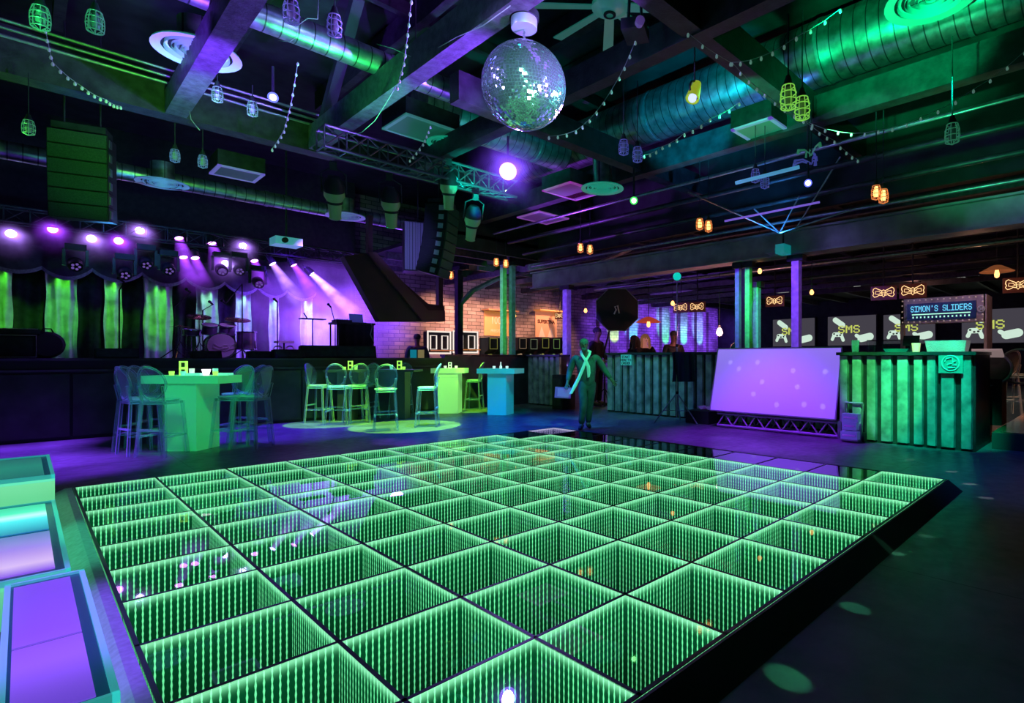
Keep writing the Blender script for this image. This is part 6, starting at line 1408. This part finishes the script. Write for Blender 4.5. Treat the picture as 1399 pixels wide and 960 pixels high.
# violet wash across the right of the stage
spot((6.9, 14.5, 4.1), (5.8, 18, 2.0), (.12, .02, 1.0), 800, 70, .8, .1); spot((4.4, 14.6, 4.1), (5.2, 18, 2.4), (.14, .02, 1.0), 600, 60, .8, .1)
spot((4.6, 13.2, 4.3), (4.2, 15.7, 1.8), (.4, .12, 1.0), 260, 50, .7, .1); spot((1.6, 12.9, 4.2), (.6, 14.4, 1.6), (.2, .1, 1.0), 90, 26, .7, .1)
spot((1.5, 14.2, 4.2), (2.5, 18, 3.4), (.08, .08, 1.0), 60, 90, .8, .1)
point((7.9, 16.5, 3.2), (.25, .07, 1.0), 90, .2)
# pools of lime light on the floor and tables
for px, py, src, p_, an in ((452, 578, (4.6, 10.9, 4.9), 4200, 19), (556, 582, (5.2, 9.6, 4.7), 6000, 25), (640, 560, (7.0, 11.0, 4.8), 3600, 17)): spot(src, gz(px, py, 0), (.26, 1.0, .03), p_, an, .08, .02)
spot((1.2, 6.6, 4.9), (1.75, 10.0, .7), (.02, 1.0, .14), 800, 18, .4, .05)
spot((.4, 7.5, 3.6), (1.2, 10.2, .8), (.05, .4, 1.0), 60, 32, .5, .05)
spot((6.0, 7.2, 4.9), (7.75, 10.8, .7), (.0, .75, .7), 900, 16, .5, .05)
spot((3.2, 6.6, 4.8), (5.2, 11.2, .6), (.05, .9, .45), 500, 26, .6, .05)
# right counter and long counter
spot((6.6, 2.6, 4.9), (9.2, 2.72, 1.3), (.08, 1.0, .2), 2600, 18, .5, .05); spot((6.8, 1.4, 4.9), (9.2, 2.0, 1.3), (.0, 1.0, .5), 2300, 22, .5, .05)
spot((7.2, 7.8, 4.8), (9.95, 8.4, .9), (.12, 1.0, .36), 320, 40, .6, .05); spot((7.4, 10.6, 4.8), (9.95, 11.8, .9), (.2, .9, .4), 130, 30, .6, .05)
spot((8.6, 6.6, 4.7), (9.95, 5.6, 1.2), (.2, 1.0, .45), 60, 40, .6, .05)
# the man
spot((5.4, 4.2, 4.8), man_loc + Vector((0, 0, 1.15)), (.04, 1.0, .42), 850, 18, .6, .05)
# floor washes
spot((.2, 12.5, 4.7), (.5, 11.3, 0), (.2, .04, 1.0), 5000, 46, .8, .1); spot((-1.2, 9.0, 5.0), (.1, 9.6, 0), (.2, .04, 1.0), 4500, 30, .8, .1); spot((2.8, 12.5, 4.7), (3.2, 11.4, 0), (.1, .03, 1.0), 3600, 44, .8, .1)
spot((7.0, 5.2, 4.7), (8.4, 4.6, 0), (.25, .02, 1.0), 2200, 46, .7, .1); spot((5.6, 8.2, 4.8), (6.2, 9.0, 0), (.0, .08, 1.0), 2400, 60, .8, .1)
spot((8.4, 8.2, 4.8), (8.8, 8.2, 0), (.03, .1, 1.0), 450, 55, .8, .1); spot((7.6, .6, 4.8), (8.0, .9, 0), (.02, .05, .6), 400, 60, .8, .1)
spot((-.4, 3.0, 4.6), (.25, 3.4, 0), (.25, .05, 1.0), 1500, 22, .7, .1); spot((.4, 5.6, 4.6), (.26, 5.2, 0), (.05, 1.0, .4), 600, 20, .7, .1)
# ceiling: violet and green spots added without fixtures, after the brilliant lamp's own
spot(SL + (CAM - SL).normalized() * .2, CAM, (.3, .12, 1.0), 220, 60, .5, .1)
spot((1.0, 7.6, 3.4), (1.57, 8.4, 5.0), (.2, .05, 1.0), 1200, 60, .6, .08); spot((4.6, 5.4, 3.6), (3.5, 6.4, 5.0), (.25, .07, 1.0), 1300, 80, .6, .08)
spot((4.2, 3.0, 3.7), (3.5, 4.2, 5.0), (.35, .1, 1.0), 1000, 70, .6, .08)
spot((4.0, 1.6, 3.4), (8.9, 2.4, 6.35), (.0, 1.0, .28), 2600, 34, .6, .05); spot((5.6, 4.8, 3.6), (8.9, 6.0, 6.4), (.0, .6, .9), 1300, 40, .6, .05); spot((5.0, 3.2, 3.4), (8.9, 4.4, 6.2), (.0, 1.0, .35), 900, 30, .6, .05)
spot((2.9, 6.9, 3.4), (3.0, 7.75, 5.55), (.03, 1.0, .18), 420, 62, .7, .05); spot((-.4, 5.8, 3.2), (-.2, 7.75, 5.55), (.03, 1.0, .18), 260, 50, .7, .05)
spot((1.4, 8.2, 3.6), (1.8, 10.6, 5.2), (.12, .9, .06), 260, 90, .7, .08); spot((5.2, 8.0, 3.8), (6.6, 9.4, 5.8), (.0, .8, .6), 420, 70, .7, .08)
spot((1.0, 12.2, 3.4), (1.2, 13.9, 4.9), (.08, .4, 1.0), 150, 100, .7, .08); spot((4.6, 10.6, 3.4), (4.6, 9.0, 4.8), (.0, .8, .4), 40, 100, .7, .08)
spot((8.0, 10.4, 3.4), (9.4, 9.0, 6.0), (.35, .06, 1.0), 420, 80, .7, .08); spot((9.2, 4.6, 3.2), (9.6, 5.4, 5.4), (.04, .3, 1.0), 200, 95, .7, .08); spot((8.2, 1.8, 3.4), (9.8, 1.4, 5.0), (.02, .6, .2), 130, 95, .7, .08)
spot((.2, 10.1, 3.2), (.7, 12.1, 4.4), (.05, .9, .3), 22, 40, .7, .08); spot((4.6, 10.0, 3.4), (6.2, 12.6, 4.2), (.22, .18, 1.0), 260, 34, .7, .08)
spot((7.6, 9.2, 3.2), (7.0, 12.4, 4.4), (.02, .6, .25), 60, 40, .7, .08)
point((3.4, 4.4, 5.9), (.02, .35, .4), 12, .2); point((2.2, 6.2, 6.2), (.1, .1, .6), 8, .2)  # dim fill points added between the beams, no fitting there
# unseen pin spots added around the mirror ball so its facets glint
for off, col, p_ in (((-2.6, -3.6, -.3), (.2, 1, .6), 260), ((1.2, -4.0, -1.0), (.3, .5, 1), 300), ((-3.0, 1.0, .2), (.3, .2, 1), 240), ((2.8, -1.2, -.2), (.1, .9, .8), 260), ((-.6, -2.8, -1.9), (.2, 1, .4), 220), ((3.0, 1.6, .5), (.35, .12, 1), 300)):
    q = bc + Vector(off); spot(q, bc, col, p_ * 7, 2 * math.degrees(math.asin(BR / Vector(off).length)) * 1.05, .1, .5)
# columns: tight spots from the hall side
def colspot(x, y, z0, z1, col, p, src):
    src = Vector(src); tg = Vector((x, y, (z0 + z1) / 2)); d = (tg - src).length; spot(src, tg, col, p, math.degrees(2 * math.atan((z1 - z0) / 2 / d)), .15, .02)
colspot(10.47, 4.72, 1.5, 3.4, (.2, .04, 1), 420, (8.2, 4.3, 3.2)); colspot(10.47, 6.03, 1.5, 3.4, (.25, .05, 1), 90, (8.9, 6.4, 3.0)); colspot(10.55, 5.8, 1.5, 3.4, (.02, 1, .12), 80, (9.2, 5.5, 3.0)); colspot(10.9, 5.82, 1.5, 3.0, (.02, 1, .14), 55, (9.6, 5.1, 3.0))
colspot(10.35, 14.35, 1.3, 4.2, (.06, 1, .08), 170, (8.6, 13.3, 2.6)); colspot(10.47, 11.5, 1.0, 3.4, (.17, .04, 1), 330, (8.4, 10.6, 2.4))
spot((10.2, 11.2, 1.1), (10.45, 11.48, 2.0), (.4, .2, 1), 30, 50, .6, .03)
# brick wall: warm lamps over the posters, and violet / green washes farther right
for px, p_ in ((595, 420), (640, 560), (678, 360), (746, 420)): q = wall_pt(px, 420); spot((q.x, 18.0, 4.1), (q.x, 19.95, 2.2), (1.0, .45, .25), p_, 85, .7, .1)
spot((12, 16.5, 4.0), (14, 20, 3.2), (.7, .3, .8), 180, 100, .7, .1)
for k_, px in enumerate((838, 880, 915, 945, 970)): q = wall_pt(px, 450); spot((q.x, 16.8, 3.9), (q.x, 19.95, 2.6), (.2, .06, 1.0), 900, 85, .7, .1)
for k_, px in enumerate((836, 862, 906, 931, 953)): q = wall_pt(px, 475); spot((q.x, 18.6, 1.2), (q.x, 19.9, 3.0), ((.5, 1, .1), (.05, .8, 1), (.05, 1, .15), (.1, 1, .4), (.2, .7, 1))[k_], 900, 34, .6, .05)
point(gd(983, 453, 13.3), (1, .35, .35), 60, .08)
spot((10.3, 16, 2.4), (13, 15, 4.5), (.4, .15, 1.0), 260, 110, .8, .1); spot((14, 11.5, 2.6), (16, 13, 4.5), (.35, .12, 1.0), 500, 120, .8, .1)
spot((7.0, 10.2, 3.0), (8.8, 12.7, 1.4), (.2, .1, 1.0), 60, 60, .7, .1)
# lanes at the right: warm dim light
spot((12.6, .4, 3.6), (12.8, .9, .3), (1.0, .35, .12), 400, 50, .7, .1); point((13.5, 2.2, 3.0), (1, .45, .25), 14, .1); point((24, 6, 4.0), (.9, .4, .3), 22, .1)
spot((9.6, .9, 3.2), (10.8, 2.2, 2.2), (.9, .5, .5), 40, 70, .7, .1)
# mirror-ball flecks: narrow spots added at the ball imitate reflections on floor and screen
for px, py, col, p_, an in ((1075, 925, (.1, 1, .4), 14, 1.6), (1168, 830, (.1, 1, .45), 12, 1.3), (1222, 755, (.2, 1, .5), 12, 1.1), (1300, 644, (.8, .9, 1), 14, .9), (1325, 661, (.8, .9, 1), 16, .9), (1347, 680, (.8, .9, 1), 14, .9), (1243, 628, (.8, .9, 1), 10, .8), (1265, 732, (.3, .9, .6), 7, .9)):
    q = gz(px, py, 0); dirv = (q - bc).normalized(); spot(bc + dirv * (BR + .02), q, col, p_ * 90, an * 1.2, .6, .008)
for zx, zy in spots:
    px, py = 729 + zx / 2.977, 300 + zy / 2.977; q = gX(px, py, 9.3); dirv = (q - bc).normalized(); spot(bc + dirv * (BR + .02), q, (1, .9, 1), 320, .7, .6, .008)
for zx, zy, col in ((512, 690, (.3, 1, .3)), (600, 600, (.3, 1, .4))): pass
spot((1.0, 11.6, 3.2), (1.6, 10.62, 5.0), (.05, .1, 1.0), 90, 90, .7, .05); spot((-.6, 10.0, 3.4), (.4, 10.5, 5.1), (.1, .9, .05), 90, 90, .7, .05)
spot((6.4, 8.8, 4.7), (7.13, 11.95, .6), (.28, 1.0, .1), 2200, 11, .3, .03); spot((5.8, 12.9, 3.6), djp + Vector((0, 0, .6)), (.1, .12, 1.0), 160, 36, .6, .05)  # unseen spots added to brighten the lime table and the equipment table
spot((12.0, -.4, 3.0), (12.7, .9, .5), (1.0, .5, .3), 300, 30, .7, .05)
